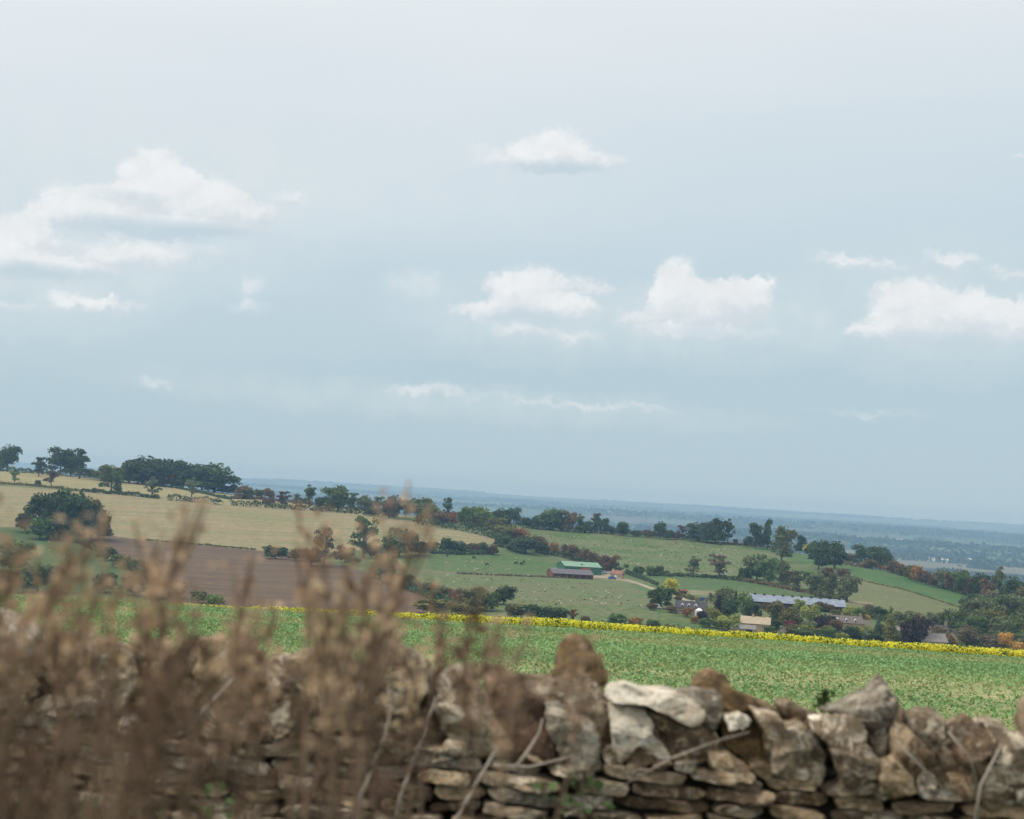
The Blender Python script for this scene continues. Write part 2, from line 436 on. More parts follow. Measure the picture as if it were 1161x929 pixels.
trees('on the hilltop skyline far left', [(8,534,31,25,'r','dg'),(44,536,22,20,'s','dg'),(68,539,31,30,'r','dg'),(90,540,34,29,'s','dg'),(80,540,26,28,'r','dg'),(101,542,12,15,'b','g'),(112,543,9,14,'b','ol')])
trees('in the pale hilltop field', [(16,548,17,14,'s','lg'),(58,551,18,17,'s','br'),(43,552,8,8,'b','dg'),(126,558,29,25,'r','g'),(133,559,8,10,'b','dg'),(172,564,22,21,'s','gg'),(217,564,21,21,'s','gg'),(195,549,17,18,'r','ru'),(177,548,17,16,'r','br'),(236,557,8,11,'b','br'),(252,558,10,18,'b','dg'),(266,558,13,13,'b','dg')])
trees('in the dense hilltop wood', [(c, b, h, w * 1.3, k, q) for c, b, h, w, k, q in [(124,542,19,24,'r','ol'),(146,546,20,24,'r','dg'),(163,547,33,34,'r','dg'),(185,548,32,26,'r','dg'),(201,550,31,22,'r','dg'),(217,551,31,27,'r','dg'),(243,554,34,36,'r','dg'),(229,553,30,30,'r','dg'),(174,548,22,22,'r','bl'),(153,546,17,18,'b','g'),(236,556,24,26,'b','dg'),(208,552,20,26,'b','dg'),(134,546,12,20,'b','ol')]])
trees('in the dark left copse', [(54,611,52,46,'r','dg'),(78,612,57,46,'r','dg'),(103,612,47,38,'r','ol'),(68,613,26,32,'b','dg'),(112,611,24,22,'b','br'),(28,604,24,24,'b','ol'),(45,612,30,36,'b','g'),(90,613,36,36,'b','dg'),(66,611,44,40,'r','dg'),(92,612,50,36,'r','ol')])
trees('at bottom left of the slope', [(12,648,36,46,'r','g'),(10,668,26,34,'b','ol'),(42,672,34,48,'r','dg'),(70,674,14,20,'b','ru')])
trees('on the hedge below the ploughed field', [(84,616,9,14,'b','ol'),(98,622,9,16,'b','dg'),(120,636,18,22,'b','dg'),(137,644,17,24,'b','ol'),(152,650,16,22,'b','dg'),(167,660,22,30,'r','dg'),(195,678,22,32,'b','br'),(152,676,24,34,'r','gb'),(118,672,24,30,'r','dg'),(225,684,15,20,'b','ol'),(245,688,16,22,'b','lg'),(180,684,20,26,'b','dg')])
trees('along the hedge above the stubble', [(258,560,10,18,'b','dg'),(277,566,16,22,'r','br'),(284,567,13,12,'s','g'),(292,562,11,14,'b','dg'),(305,563,13,14,'b','br'),(304,574,10,13,'b','br'),(320,575,18,17,'s','br'),(336,575,14,11,'s','g'),(350,576,25,19,'s','g'),(363,578,15,14,'b','dg'),(373,579,13,12,'b','g'),(383,580,30,32,'r','g'),(399,580,21,16,'s','g'),(413,582,21,18,'r','gg'),(428,583,20,17,'s','g'),(441,588,22,18,'r','br'),(447,586,25,20,'r','dg'),(460,585,18,13,'t','dg'),(476,591,27,36,'r','g'),(487,592,20,22,'r','lg'),(507,590,24,15,'s','dg'),(498,596,17,22,'r','br'),(510,597,17,20,'r','ru'),(528,599,24,22,'r','g'),(546,599,26,24,'r','lg'),(535,600,19,17,'r','br'),(557,600,16,16,'b','dg'),(420,585,10,16,'b','dg')])
trees('past the stubble field end', [(566,600,24,20,'r','dg'),(582,600,24,17,'r','bl'),(563,606,19,20,'r','ol'),(577,615,21,26,'r','ol'),(590,618,20,24,'r','ru'),(596,628,20,30,'r','dg'),(609,627,19,20,'r','br'),(617,629,13,15,'b','dg'),(628,630,16,13,'r','ru'),(640,632,15,13,'r','br'),(650,635,17,15,'r','br'),(662,638,17,14,'r','br'),(673,642,17,15,'r','br'),(684,647,17,16,'r','br'),(692,650,20,18,'r','br'),(570,620,12,20,'b','dg'),(583,625,12,20,'b','dg'),(700,651,8,12,'b','dg')])
trees('just under the stubble field', [(312,634,15,30,'b','dg'),(335,636,16,22,'b','br'),(367,642,40,32,'s','gb'),(352,642,22,26,'b','gb'),(391,638,20,22,'b','br'),(412,633,44,38,'s','g'),(421,633,16,22,'b','dg'),(452,631,33,36,'r','gg'),(440,632,24,22,'b','g'),(475,630,18,24,'b','dg'),(490,627,13,16,'b','dg'),(506,627,18,16,'b','dg'),(521,628,17,21,'b','dg'),(537,628,13,15,'b','br'),(548,628,13,14,'b','dg'),(558,629,12,14,'b','br'),(400,641,12,18,'b','ol')])
trees('right of the ploughed field', [(434,662,34,30,'r','gg'),(448,664,16,18,'b','g'),(459,666,15,20,'b','dg'),(470,670,13,18,'b','dg'),(481,674,15,19,'b','dg'),(498,682,20,26,'r','gg'),(516,686,20,18,'b','br'),(537,692,25,32,'r','gg'),(490,696,19,42,'b','ol'),(524,697,15,24,'b','ol')])
trees('behind the yellow strip near middle', [(571,686,23,25,'r','dg'),(556,694,22,22,'b','g'),(588,702,19,28,'b','ol'),(608,704,20,28,'b','dg'),(630,706,18,30,'b','g'),(649,708,17,10,'s','ru'),(662,709,12,12,'b','br'),(700,712,17,24,'b','g'),(720,713,13,17,'b','ru'),(741,715,13,19,'b','g'),(760,716,10,22,'b','ol')])
trees('on the ridge above the sheep', [(597,599,13,15,'b','dg'),(608,600,16,13,'r','dg'),(624,601,26,29,'r','g'),(636,602,18,18,'r','dg'),(645,603,23,16,'r','br'),(657,604,20,15,'s','g'),(663,604,14,18,'b','dg'),(675,604,21,13,'s','gb'),(681,605,18,16,'r','dg'),(693,606,10,12,'b','dg'),(706,608,17,16,'r','dg'),(721,609,9,13,'b','dg'),(735,610,10,13,'b','br'),(748,611,20,14,'r','dg'),(757,612,12,14,'b','dg'),(765,612,10,12,'b','br'),(773,612,15,14,'s','br')])
trees('in the skyline clump right of centre', [(792,614,22,28,'r','dg'),(811,617,30,24,'r','dg'),(825,617,27,17,'s','dg'),(802,616,25,22,'r','bl'),(834,617,6,7,'b','br'),(844,619,8,7,'s','br')])
trees('on ridge above the green strip', [(856,622,28,18,'t','dg'),(870,623,33,15,'t','dg'),(886,637,41,26,'r','gg'),(907,627,20,16,'t','bl'),(918,627,14,15,'r','y'),(848,620,14,10,'b','dg'),(863,622,18,14,'b','dg')])
trees('halfway up the right hand slope', [(928,646,34,27,'r','dg'),(946,645,32,27,'r','dg'),(963,640,15,16,'b','br'),(980,641,25,26,'r','dg'),(998,642,28,26,'r','dg'),(985,645,11,18,'b','br'),(937,658,16,16,'b','br'),(956,657,13,18,'b','br'),(916,662,14,14,'b','dg')])
trees('between the two sheep fields', [(724,653,12,14,'b','g'),(737,653,12,13,'b','lg'),(747,653,12,12,'b','g'),(709,644,5,6,'b','g'),(757,653,7,6,'b','gg'),(786,654,22,20,'s','gg'),(815,655,26,27,'s','gb'),(844,658,15,15,'b','dg'),(858,658,30,28,'r','gg'),(872,662,28,28,'r','g'),(887,667,30,18,'t','gg'),(903,671,24,19,'s','gg'),(895,664,18,14,'b','br'),(925,677,28,25,'r','gg'),(941,680,29,19,'t','gg'),(960,683,32,26,'r','gg')])
trees('in the right ridge thicket', [(1012,650,17,16,'b','br'),(1022,653,15,15,'b','br'),(1031,657,17,16,'b','ol'),(1040,660,19,17,'b','ru'),(1050,663,18,17,'b','br'),(1060,666,18,17,'b','br'),(1070,668,23,20,'r','gg'),(1080,671,24,18,'b','br'),(1091,674,28,22,'r','g'),(1101,676,24,20,'b','br'),(1110,679,30,22,'r','dg'),(1120,682,26,20,'b','br'),(1132,685,40,22,'s','gg'),(1128,688,22,20,'b','gb'),(1148,692,38,30,'r','dg'),(1160,696,34,28,'r','ol')])
trees('in the right edge wood', [(1106,712,34,32,'r','gg'),(1123,716,34,34,'r','gg'),(1140,712,36,30,'r','dg'),(1158,708,34,34,'r','gg'),(1146,722,24,34,'r','g'),(1168,722,36,32,'r','gg'),(1093,712,22,22,'r','g'),(1139,741,23,18,'r','or'),(1152,742,17,15,'b','or'),(1122,740,22,24,'r','gb'),(1112,737,14,16,'b','g'),(1166,742,20,18,'b','ol')])
trees('among the right village houses', [(983,697,14,14,'b','br'),(998,700,12,20,'b','dg'),(1008,732,42,20,'c','ol'),(1024,718,25,22,'r','gg'),(1038,734,36,31,'r','pu'),(1042,710,17,18,'r','gb'),(1057,718,24,20,'r','gg'),(1075,720,30,28,'r','g'),(1063,724,15,19,'b','br'),(1097,736,27,24,'r','gb'),(995,727,24,16,'c','bl'),(982,727,18,22,'r','yg'),(968,728,16,18,'b','dg'),(982,706,10,10,'r','or'),(953,728,12,18,'b','yg'),(1022,732,10,14,'b','ol'),(1088,722,18,18,'r','g')])
trees('around the long slate roofed house', [(760,675,20,18,'r','y'),(749,690,26,27,'r','dg'),(761,695,10,13,'b','br'),(779,700,11,13,'b','ru'),(787,707,9,10,'b','ru'),(797,705,14,13,'b','pu'),(809,704,16,17,'r','yg'),(814,695,20,14,'c','pu'),(806,684,11,12,'s','gb'),(821,691,26,21,'r','gg'),(826,704,26,21,'r','dg'),(833,692,22,14,'c','dg'),(844,700,29,21,'r','g'),(852,704,22,18,'r','dg'),(800,712,12,16,'b','g'),(813,713,13,16,'b','g'),(827,716,19,28,'r','yg'),(862,703,11,8,'c','dg'),(739,692,9,12,'b','br'),(769,683,8,8,'b','br')])
trees('below the long pale shed', [(856,692,9,14,'b','br'),(868,693,9,12,'b','br'),(880,708,26,22,'r','ol'),(876,718,18,18,'r','dg'),(896,714,26,24,'r','ol'),(906,695,15,14,'r','yg'),(919,709,24,24,'r','yg'),(897,720,17,14,'r','re'),(916,722,19,20,'r','gg'),(934,716,20,22,'r','pu'),(931,694,13,13,'b','br'),(941,695,11,12,'b','br'),(951,694,10,12,'b','br'),(963,706,19,18,'r','yg'),(974,707,19,16,'r','g'),(939,723,14,20,'b','ol'),(873,719,9,15,'b','g'),(911,722,8,14,'b','g'),(905,712,15,14,'b','g')])
trees('left of the grey brown row of houses', [(925,699,14,14,'r','g'),(948,700,10,12,'b','ol')])

rf = random.Random(21); rows = []
for k in range(34):
    c = rf.uniform(868, 1150); b = 716 + (c - 868) * .066 + rf.uniform(-3, 6)
    rows.append((c, b, rf.uniform(9, 19), rf.uniform(13, 22), rf.choice('bbrr'), rf.choice(['dg', 'g', 'ol', 'gg', 'br', 'bl', 'yg'])))
trees('in the village gardens', rows, 'garden trees and bushes in the village')
rows = []
for k in range(18):
    c = rf.uniform(1085, 1175); b = rf.uniform(695, 728)
    rows.append((c, b, rf.uniform(20, 30), rf.uniform(22, 32), 'r', rf.choice(['dg', 'g', 'ol', 'gg'])))
trees('filling the right edge wood', rows, 'trees filling the right edge wood')
tx, ty = [], []
for k in range(420):
    while True:
        qx, qy = rf.uniform(480, 960), rf.uniform(600, 700)
        if inpoly(np.array([qx]), np.array([qy]), [(600,606),(740,612),(850,620),(850,650),(735,648),(640,622)])[0] or (rf.random() < .25 and inpoly(np.array([qx]), np.array([qy]), [(490,645),(620,656),(700,662),(738,688),(600,690),(510,668)])[0]) or (rf.random() < .1 and inpoly(np.array([qx]), np.array([qy]), [(960,660),(1080,690),(1000,695)])[0]): break
    q = ground_at(qx, qy); n_ = rf.randint(1, 5)
    for _ in range(n_): tx.append(q.x + rf.gauss(0, 1.6)); ty.append(q.y + rf.gauss(0, 2))
tx, ty = np.array(tx), np.array(ty)
V, Q = quads(np.c_[tx, ty, height(tx, ty) + .12], RNG.uniform(.4, .9, len(tx)), np.tile(np.array([0, -.4, .7]), (len(tx), 1)), .5)
link('rough_tufts', mesh_np('rough_tufts', V, Q, [FM['ol']]), kind='stuff', label='dark rough grass tufts scattered over the sheep pastures', cat='grass')
# ------------------------------------------------------------------ hedges
def hedge(pts, h, w, col, label, dens=14):
    P3 = [ground_at(x, y) for x, y in pts]
    C_, S_, B_ = [], [], []
    for a, b in zip(P3[:-1], P3[1:]):
        L_ = (b - a).length; n_ = int(L_ * dens)
        t = RNG.uniform(0, 1, n_); x = a.x + (b.x - a.x) * t; y = a.y + (b.y - a.y) * t + RNG.normal(0, w * .3, n_)
        x = x + RNG.normal(0, w * .2, n_)
        top = h * (.9 + .2 * np.sin(x * .31) * np.sin(x * .083 + 2) + .13 * np.sin(x * .9))
        gz = height(x, y)
        z = gz + top * RNG.uniform(0, 1, n_) ** .7
        C_.append(np.c_[x, y, z])
    C_ = np.vstack(C_); o = P3[0]
    C_ -= np.array(o)
    v = np.tile(np.array([0, -.5, .6]), (len(C_), 1))
    V, Q = quads(C_, RNG.uniform(.45, 1.1, len(C_)), v, .4)
    link('hedgerow', mesh_np('hedgerow', V, Q, [FM[col]]), None, o, 0, label, 'hedge', 'hedgerows between the fields')
hedge([(-120,531),(0,534.5),(60,539),(112,543.5)], 4.0, 3, 'dg', 'dark hedge at the foot of the skyline trees at far left')
hedge([(-60,547),(0,549),(60,554),(92,557.5)], 1.6, 2, 'ol', 'thin low hedge edging the pale hilltop field at left')
hedge([(92,557.5),(130,561),(165,564.5),(180,566)], 2.6, 2.5, 'dg', 'low dark hedge left of the gap above the stubble field')
hedge([(189,567),(220,570),(253,573)], 4.0, 3, 'dg', 'thick dark trimmed hedge just right of the gap above stubble')
hedge([(262,573),(300,576),(360,580),(420,584),(450,588)], 3.6, 3, 'dg', 'long dark hedge along the top right of the stubble field')
hedge([(155,546),(200,554),(235,561),(262,567)], 1.8, 2, 'dg', 'thin hedge crossing the pale field below the hilltop wood')
hedge([(262,566),(300,567),(370,574),(430,580)], 2.0, 2, 'br', 'brown upper hedge behind the pale strip field')
hedge([(470,594),(500,599),(530,603),(560,611),(600,624)], 5.0, 4.5, 'dg', 'broad dark hedge sloping past the end of the stubble field')
hedge([(520,592),(560,602),(590,614)], 5.0, 5, 'dg', 'dark hedge behind the rust brown trees right of the stubble')
hedge([(600,626),(640,633),(700,651)], 3.2, 3, 'dg', 'dark hedge running down behind the green barn')
hedge([(595,599),(640,602),(700,606.5),(770,611),(800,614)], 3.4, 3, 'dg', 'long ridge hedge above the upper sheep pasture')
hedge([(800,616),(850,619.5),(900,626)], 1.2, 1.5, 'br', 'low brown line of growth on the ridge by the tall trees')
hedge([(485,628),(520,629),(560,629)], 2.6, 3, 'dg', 'short hedge between the stubble tip and green pasture')
hedge([(165,613),(200,616),(240,619.5),(290,624)], .8, 1.2, 'ol', 'dotted thin hedge between stubble and ploughed field', 8)
hedge([(78,610),(120,630),(160,655),(190,672)], 3.0, 4, 'ol', 'scrubby hedge beside the small green field at left')
hedge([(425,655),(460,668),(500,684),(540,698)], 2.8, 4, 'dg', 'scrubby hedge down the right side of the ploughed field')
hedge([(735,653),(790,655),(840,659)], 2.0, 2.2, 'dg', 'straight dark hedge below the upper sheep pasture')
hedge([(840,659),(880,666),(930,676),(960,682)], 1.6, 2.4, 'br', 'brown hedge line under the grey green trees at right')
hedge([(710,650),(728,657),(745,664)], 2.0, 2, 'dg', 'short dark hedge beside the pale farm track')
hedge([(762,673),(780,679),(792,683)], 1.4, 2, 'ol', 'low hedge beside the track above the long house')
hedge([(955,641),(1000,647),(1050,661),(1100,675),(1140,686),(1190,700)], 3.2, 5, 'br', 'brown thicket hedge along the top of the right green field')
hedge([(970,656),(1020,668),(1091,690)], .5, .8, 'ol', 'thin grassy line between the two right hand fields', 5)
hedge([(975,700),(1020,708),(1085,712),(1110,716)], 3, 6, 'dg', 'dark garden hedge along the top of the village at right')
hedge([(560,707),(640,711),(740,717),(800,722)], 2.2, 6, 'ol', 'rough olive hedge just behind the yellow strip')
hedge([(870,718),(950,724),(1030,731),(1100,737),(1180,744)], 2.6, 8, 'g', 'green garden hedge behind the yellow strip in front of village')
hedge([(515,651),(545,652),(590,654),(672,657)], .7, .8, 'gb', 'low grey brown wall line in front of the red brown barn', 5)

# ------------------------------------------------------------------ distant woods and buildings on the plain
Cs, Ss, Bs = [], [], []
for i in range(420):
    Y = 2600 * (16500 / 2600) ** random.random(); X = random.uniform(-.33, .36) * Y
    ln = random.uniform(60, 500) * (Y / 6000) ** .7; wd = random.uniform(10, 70) * (1 + Y / 9000); n_ = int(120 + ln * .35)
    x = X + RNG.uniform(-.5, .5, n_) * ln; y = Y + RNG.normal(0, wd * .5, n_) + (x - X) * random.uniform(-.6, .6)
    hh = random.uniform(6, 13); z = height(x, y) + RNG.uniform(0, 1, n_) * hh
    Cs.append(np.c_[x, y, z]); Ss.append(RNG.uniform(5, 12, n_))
for i in range(60):                      # woods along the crests of the far hills
    Y = random.choice((9800, 13500, 19000, 19000, 6700)) + random.uniform(-500, 300); X = random.uniform(-.33, .36) * Y
    ln = random.uniform(400, 2200); n_ = int(ln * .3)
    x = X + RNG.uniform(-.5, .5, n_) * ln; y = Y + RNG.normal(0, 120, n_); z = height(x, y) + RNG.uniform(0, 1, n_) * random.uniform(4, 16)
    Cs.append(np.c_[x, y, z]); Ss.append(RNG.uniform(9, 20, n_))
Cs = np.vstack(Cs); Ss = np.hstack(Ss)
V, Q = quads(Cs, Ss, np.tile(np.array([0, -.4, .7]), (len(Cs), 1)), .35)
link('distant_woodland', mesh_np('distant_woodland', V, Q, [foliage_mat('far_woods', (.05, .075, .04))]), kind='stuff',
     label='far woods and hedges scattered over the hazy plain', cat='woodland')

# ------------------------------------------------------------------ buildings
ST_TAN = simple_mat('cotswold_stone', (.46, .36, .22), (.34, .26, .16), 1.5)
ST_GREY = simple_mat('grey_stone', (.34, .29, .22), (.22, .19, .15), 1.5)
ROOF_DARK = simple_mat('dark_slate', (.085, .08, .085), (.055, .05, .055), 1.2)
ROOF_CREAM = simple_mat('pale_stone_tiles', (.46, .38, .27), (.36, .3, .21), 1.2)
ROOF_GREY = simple_mat('grey_stone_tiles', (.26, .24, .225), (.18, .165, .155), 1.5)
ROOF_BROWN = simple_mat('brown_stone_tiles', (.19, .16, .14), (.12, .1, .09), 1.5)
ROOF_RED = simple_mat('red_clay_tiles', (.30, .15, .11), (.2, .11, .08), 1.5)
ROOF_SILVER = simple_mat('pale_blue_sheeting', (.25, .29, .35), (.18, .21, .26), .35, .5)
GREEN_R = simple_mat('pale_green_sheeting', (.20, .34, .235), (.155, .27, .19), .5, .6)
GREEN_W = simple_mat('green_cladding', (.05, .15, .095), (.04, .12, .075), .5, .6)
RUST = simple_mat('rust_red_boards', (.22, .085, .05), (.13, .055, .04), 1.0)
RUSTD = simple_mat('rust_door', (.36, .16, .1), (.26, .12, .08), 1.0)
GREYSH = simple_mat('grey_fibre_sheeting', (.15, .14, .155), (.11, .1, .11), .6)
WHITE = simple_mat('white_paint', (.8, .8, .78), (.66, .66, .65), 1, .5)
GLASS = simple_mat('dark_glass', (.03, .035, .045), (.05, .055, .07), 2, .15, spec=.6)
DARKW = simple_mat('dark_timber', (.05, .04, .035), (.03, .025, .02), 1)
TYRE = simple_mat('tyre_rubber', (.02, .02, .02), (.03, .03, .03), 3)

def gable_house(name, label, cat, p, rz, L, D, E, H, wall, roof, windows=(), doors=(), chimneys=(), dormers=(), over=.3, gable_win=True, base=1.2, group=None):
    """L along local x (ridge), D deep, E eaves, H ridge; front face is local -y"""
    t = thing(name, label, cat, p, rz, group)
    a = [(-L/2, -D/2, -base), (-L/2, D/2, -base), (-L/2, D/2, E), (-L/2, 0, H), (-L/2, -D/2, E)]
    b = [(L/2, y, z) for x, y, z in a]
    MB().poly((a, b)).build('wall', wall, t)
    mb = MB(); k = .16; sl = (H - E) / (D / 2)
    for s in (-1, 1):
        e0 = (s * (D/2 + over), E - over * sl + .02)
        mb.poly(([(-L/2 - over, e0[0], e0[1]), (-L/2 - over, 0, H + .02), (-L/2 - over, 0, H + .02 + k), (-L/2 - over, e0[0], e0[1] + k)],
                 [(L/2 + over, e0[0], e0[1]), (L/2 + over, 0, H + .02), (L/2 + over, 0, H + .02 + k), (L/2 + over, e0[0], e0[1] + k)]))
    ro = mb.build('roof', roof, t)
    for x, z, w, h in windows:
        f = MB().box((x, -D/2 - .02, z), (w, .12, h)).build('window', WHITE, t)
        MB().box((x - w*.24, -D/2 - .09, z), (w*.4, .04, h*.84)).box((x + w*.24, -D/2 - .09, z), (w*.4, .04, h*.84)).build('pane', GLASS, f)
    for x, w, h, mt in doors: MB().box((x, -D/2 - .03, h/2), (w, .1, h)).build('door', mt, t)
    if gable_win:
        for s in (-1, 1): MB().box((s * (L/2 + .01), 0, E * .9), (.06, .9, 1.0)).build('window', GLASS, t)
    for x, h in chimneys:
        c = MB().box((x, 0, H + h/2 - .3), (.9, .7, h + .6)).build('chimney', wall, t)
        MB().cyl((x - .2, 0, H + h + .2), .13, .4).cyl((x + .2, 0, H + h + .2), .13, .4).build('chimney_pot', ROOF_RED, c)
    for x, w in dormers:
        z0 = E + .1; y0 = -D/2 + .35
        d = MB().poly(([(x - w/2, y0, z0), (x + w/2, y0, z0), (x + w/2, y0, z0 + 1.1), (x, y0, z0 + 1.6), (x - w/2, y0, z0 + 1.1)],
                       [(x - w/2, y0 + 2.2, z0), (x + w/2, y0 + 2.2, z0), (x + w/2, y0 + 2.2, z0 + 1.1), (x, y0 + 2.2, z0 + 1.6), (x - w/2, y0 + 2.2, z0 + 1.1)])).build('dormer', WHITE if wall is not ST_TAN or True else wall, t)
        MB().box((x, y0 - .03, z0 + .62), (w*.7, .05, .8)).build('pane', GLASS, d)
    return t

def pos(px, py): return ground_at(px, py)
p = pos(656, 650); s = p.y / F
gb = gable_house('green_barn', 'large green clad barn with pale green roof and rust door', 'barn', p, R(14), 20, 17, 3.7, 5.8, GREEN_W, GREEN_R, doors=[(1.0, 5.4, 3.4, RUSTD)], gable_win=False, base=3)
MB().box((0, -4.25, 5.02), (1.2, 2.6, .3)).build('roof_light', ROOF_SILVER, gb)
p = pos(646, 655.5)
rb = gable_house('long_low_barn', 'low red brown barn with grey sheet roof before the green barn', 'barn', p, R(14), 21, 12, 2.2, 4.3, RUST, GREYSH, gable_win=False, base=3)
for k in range(6): MB().box((-8.5 + k * 3.4, -6.05, 1.1), (2.4, .1, 1.5)).build('stall_opening', DARKW, rb)
p = pos(700, 656.5)
gable_house('stone_cottage', 'small tan stone cottage with red tiled roof beside the barns', 'cottage', p, R(-28), 6.4, 4.6, 2.6, 4.2, ST_TAN, ROOF_RED, windows=[(-2, 1.4, .9, 1), (2, 1.4, .9, 1)], doors=[(0, .9, 2, WHITE)], chimneys=[(-2.6, .8)])
p = pos(783, 697.5)
v1 = gable_house('long_house', 'long stone house with dark slate roof and three white dormers', 'house', p, R(-9), 11.8, 5.6, 2.7, 5.1, ST_GREY, ROOF_DARK, windows=[(-3.8, 1.3, 1, 1.1), (-1.4, 1.3, 1, 1.1)], chimneys=[(5.2, 1.0)], dormers=[(-3.3, 1.1), (-.8, 1.1), (1.9, 1.1)])
gt = MB(); q = v1
MB().box((3.4, -4.6, 1.0), (3.0, 3.2, 2.2), bev=.2).build('conservatory', WHITE, q)
MB().poly(([(1.9, -6.2, 2.1), (4.9, -6.2, 2.1), (4.9, -3, 2.1), (1.9, -3, 2.1)], [(3.0, -5.0, 3.0), (3.8, -5.0, 3.0), (3.8, -4.2, 3.0), (3.0, -4.2, 3.0)])).build('conservatory_roof', WHITE, q)
MB().box((3.4, -6.23, 1.1), (1.4, .06, .9)).build('pane', GLASS, q)
p = pos(856, 716)
v2 = gable_house('cream_roofed_house', 'tan stone house with wide cream tiled roof in village', 'house', p, R(-7), 10.6, 6.2, 3.0, 5.3, ST_TAN, ROOF_CREAM, windows=[(-3.2, 1.9, 1.1, 1.1), (3, 1.9, 1.1, 1.1)], doors=[(-.3, 1.0, 2, DARKW)], chimneys=[(-1.0, .9), (2.6, .8)])
p = pos(842, 718)
gable_house('low_outbuilding', 'low pale roofed outbuilding in front of the cream roofed house', 'outbuilding', p, R(-7), 9.0, 3.6, 1.7, 2.9, ST_TAN, ROOF_GREY, doors=[(2.2, 2.4, 1.6, DARKW)], gable_win=False)
p = pos(903, 690.5)
v3 = gable_house('long_pale_shed', 'very long low shed with pale blue sheet roof and dark vents', 'shed', p, R(-3), 41, 11, 2.3, 5.0, DARKW, ROOF_SILVER, gable_win=False, base=3)
for k in range(10): MB().box((-18.5 + k * 4.1, 0, 5.35), (1.1, 1.0, .55)).build('ridge_vent', DARKW, v3)
for k in range(12): MB().box((-18.7 + k * 3.4, -5.56, 1.3), (2.2, .1, 1.0)).build('window', GLASS, v3)
p = pos(959, 715)
v4 = gable_house('stone_terrace', 'long stone row with grey brown roof and small dormers', 'house', p, R(-3), 11.6, 6, 3.0, 5.4, ST_TAN, ROOF_BROWN, windows=[(-4, 1.5, 1, 1.1), (0, 1.5, 1, 1.1), (3.8, 1.5, 1, 1.1)], chimneys=[(5.2, 1.2)], dormers=[(-3.6, .9), (-.2, .9), (3.2, .9)])
p = pos(979, 715)
gable_house('low_stone_annex', 'low stone annex at the right end of the grey brown row', 'outbuilding', p, R(-3), 3.6, 4.6, 2.0, 3.7, ST_TAN, ROOF_BROWN, gable_win=False)
p = pos(1056, 735)
gable_house('grey_roofed_house', 'stone house with light grey tiled roof below the copper beech', 'house', p, R(12), 9.4, 6, 2.6, 5.2, ST_TAN, ROOF_GREY, windows=[(-2.5, 1.4, 1, 1), (2, 1.4, 1, 1)])
p = pos(1063, 727)
gable_house('chimneyed_house', 'dark roofed house with two stone chimneys behind grey roofed house', 'house', p, R(4), 6.6, 6, 3.6, 5.8, ST_GREY, ROOF_DARK, chimneys=[(-2.8, 1.6), (2.8, 1.6)])
p = pos(1080, 732)
gable_house('gable_fronted_house', 'tan house with its gable facing the field, right of chimneys', 'house', p, R(68), 6.0, 4.4, 2.9, 5.4, ST_TAN, ROOF_DARK)
p = pos(889, 720)
gable_house('brown_gabled_shed', 'small brown gabled shed left of the burgundy tree', 'shed', p, R(60), 3.4, 3.2, 1.7, 3.0, ST_GREY, ROOF_BROWN, gable_win=False)
p = pos(899, 721)
gable_house('low_pink_roofed_shed', 'low shed with pinkish roof at the foot of the burgundy tree', 'shed', p, R(0), 4.2, 2.6, .9, 1.7, ST_TAN, ROOF_RED, gable_win=False)
p = pos(1020, 722)
gable_house('grey_shed', 'small grey shed left of the copper beech', 'shed', p, R(10), 2.6, 4, 2.2, 3.6, ST_GREY, ROOF_GREY, gable_win=False)
p = pos(1106, 731)
gable_house('pale_garden_shed', 'pale garden shed right of the gable fronted house', 'shed', p, R(-5), 3.2, 2.2, 1.6, 2.4, WHITE, ROOF_GREY, gable_win=False)
p = pos(774, 674.5)
gable_house('rusty_machine_stand_in', 'shed shape standing in for a rusty machine by the yellow tree', 'shed', p, R(15), 3.0, 2.4, 1.7, 2.3, RUST, RUST, doors=[(.4, 1, 1.4, DARKW)], gable_win=False)  # shed shape put in place of a rust coloured machine

def container(px, py, L, W_, H_, col, label, name='shipping_container'):
    p = pos(px, py); t = thing(name, label, 'container', p + Vector((0, 0, .1)), R(-6))
    mt = simple_mat(name + '_paint', col, None, 1, .6)
    mb = MB().box((0, 0, H_/2), (L, W_, H_))
    for k in range(int(L / .4)): mb.box((-L/2 + .2 + k * .4, 0, H_/2), (.18, W_ + .08, H_ - .3))
    mb.build('shell', mt, t)
    MB().box((-L/2 - .03, -W_/4, H_/2), (.06, W_/2 - .1, H_ - .2)).box((-L/2 - .03, W_/4, H_/2), (.06, W_/2 - .1, H_ - .2)).build('door', mt, t)
container(798, 682, 3.2, 2.0, 1.5, (.05, .12, .3), 'blue container standing above the long house')
container(790.5, 681, 1.9, 1.6, 1.1, (.38, .08, .05), 'small red container left of the blue one')
container(787, 683, 1.0, .9, .6, (.7, .7, .7), 'small white crate near the red container', 'small_box')
container(629, 648, 2.6, 2.0, 1.5, (.72, .74, .74), 'white container at the left end of the green barn')
container(624.5, 649, 1.4, 1.2, 1.3, (.55, .42, .08), 'yellow box standing in for a telehandler left of the white container', 'small_box')  # plain box put in place of a small yellow telehandler

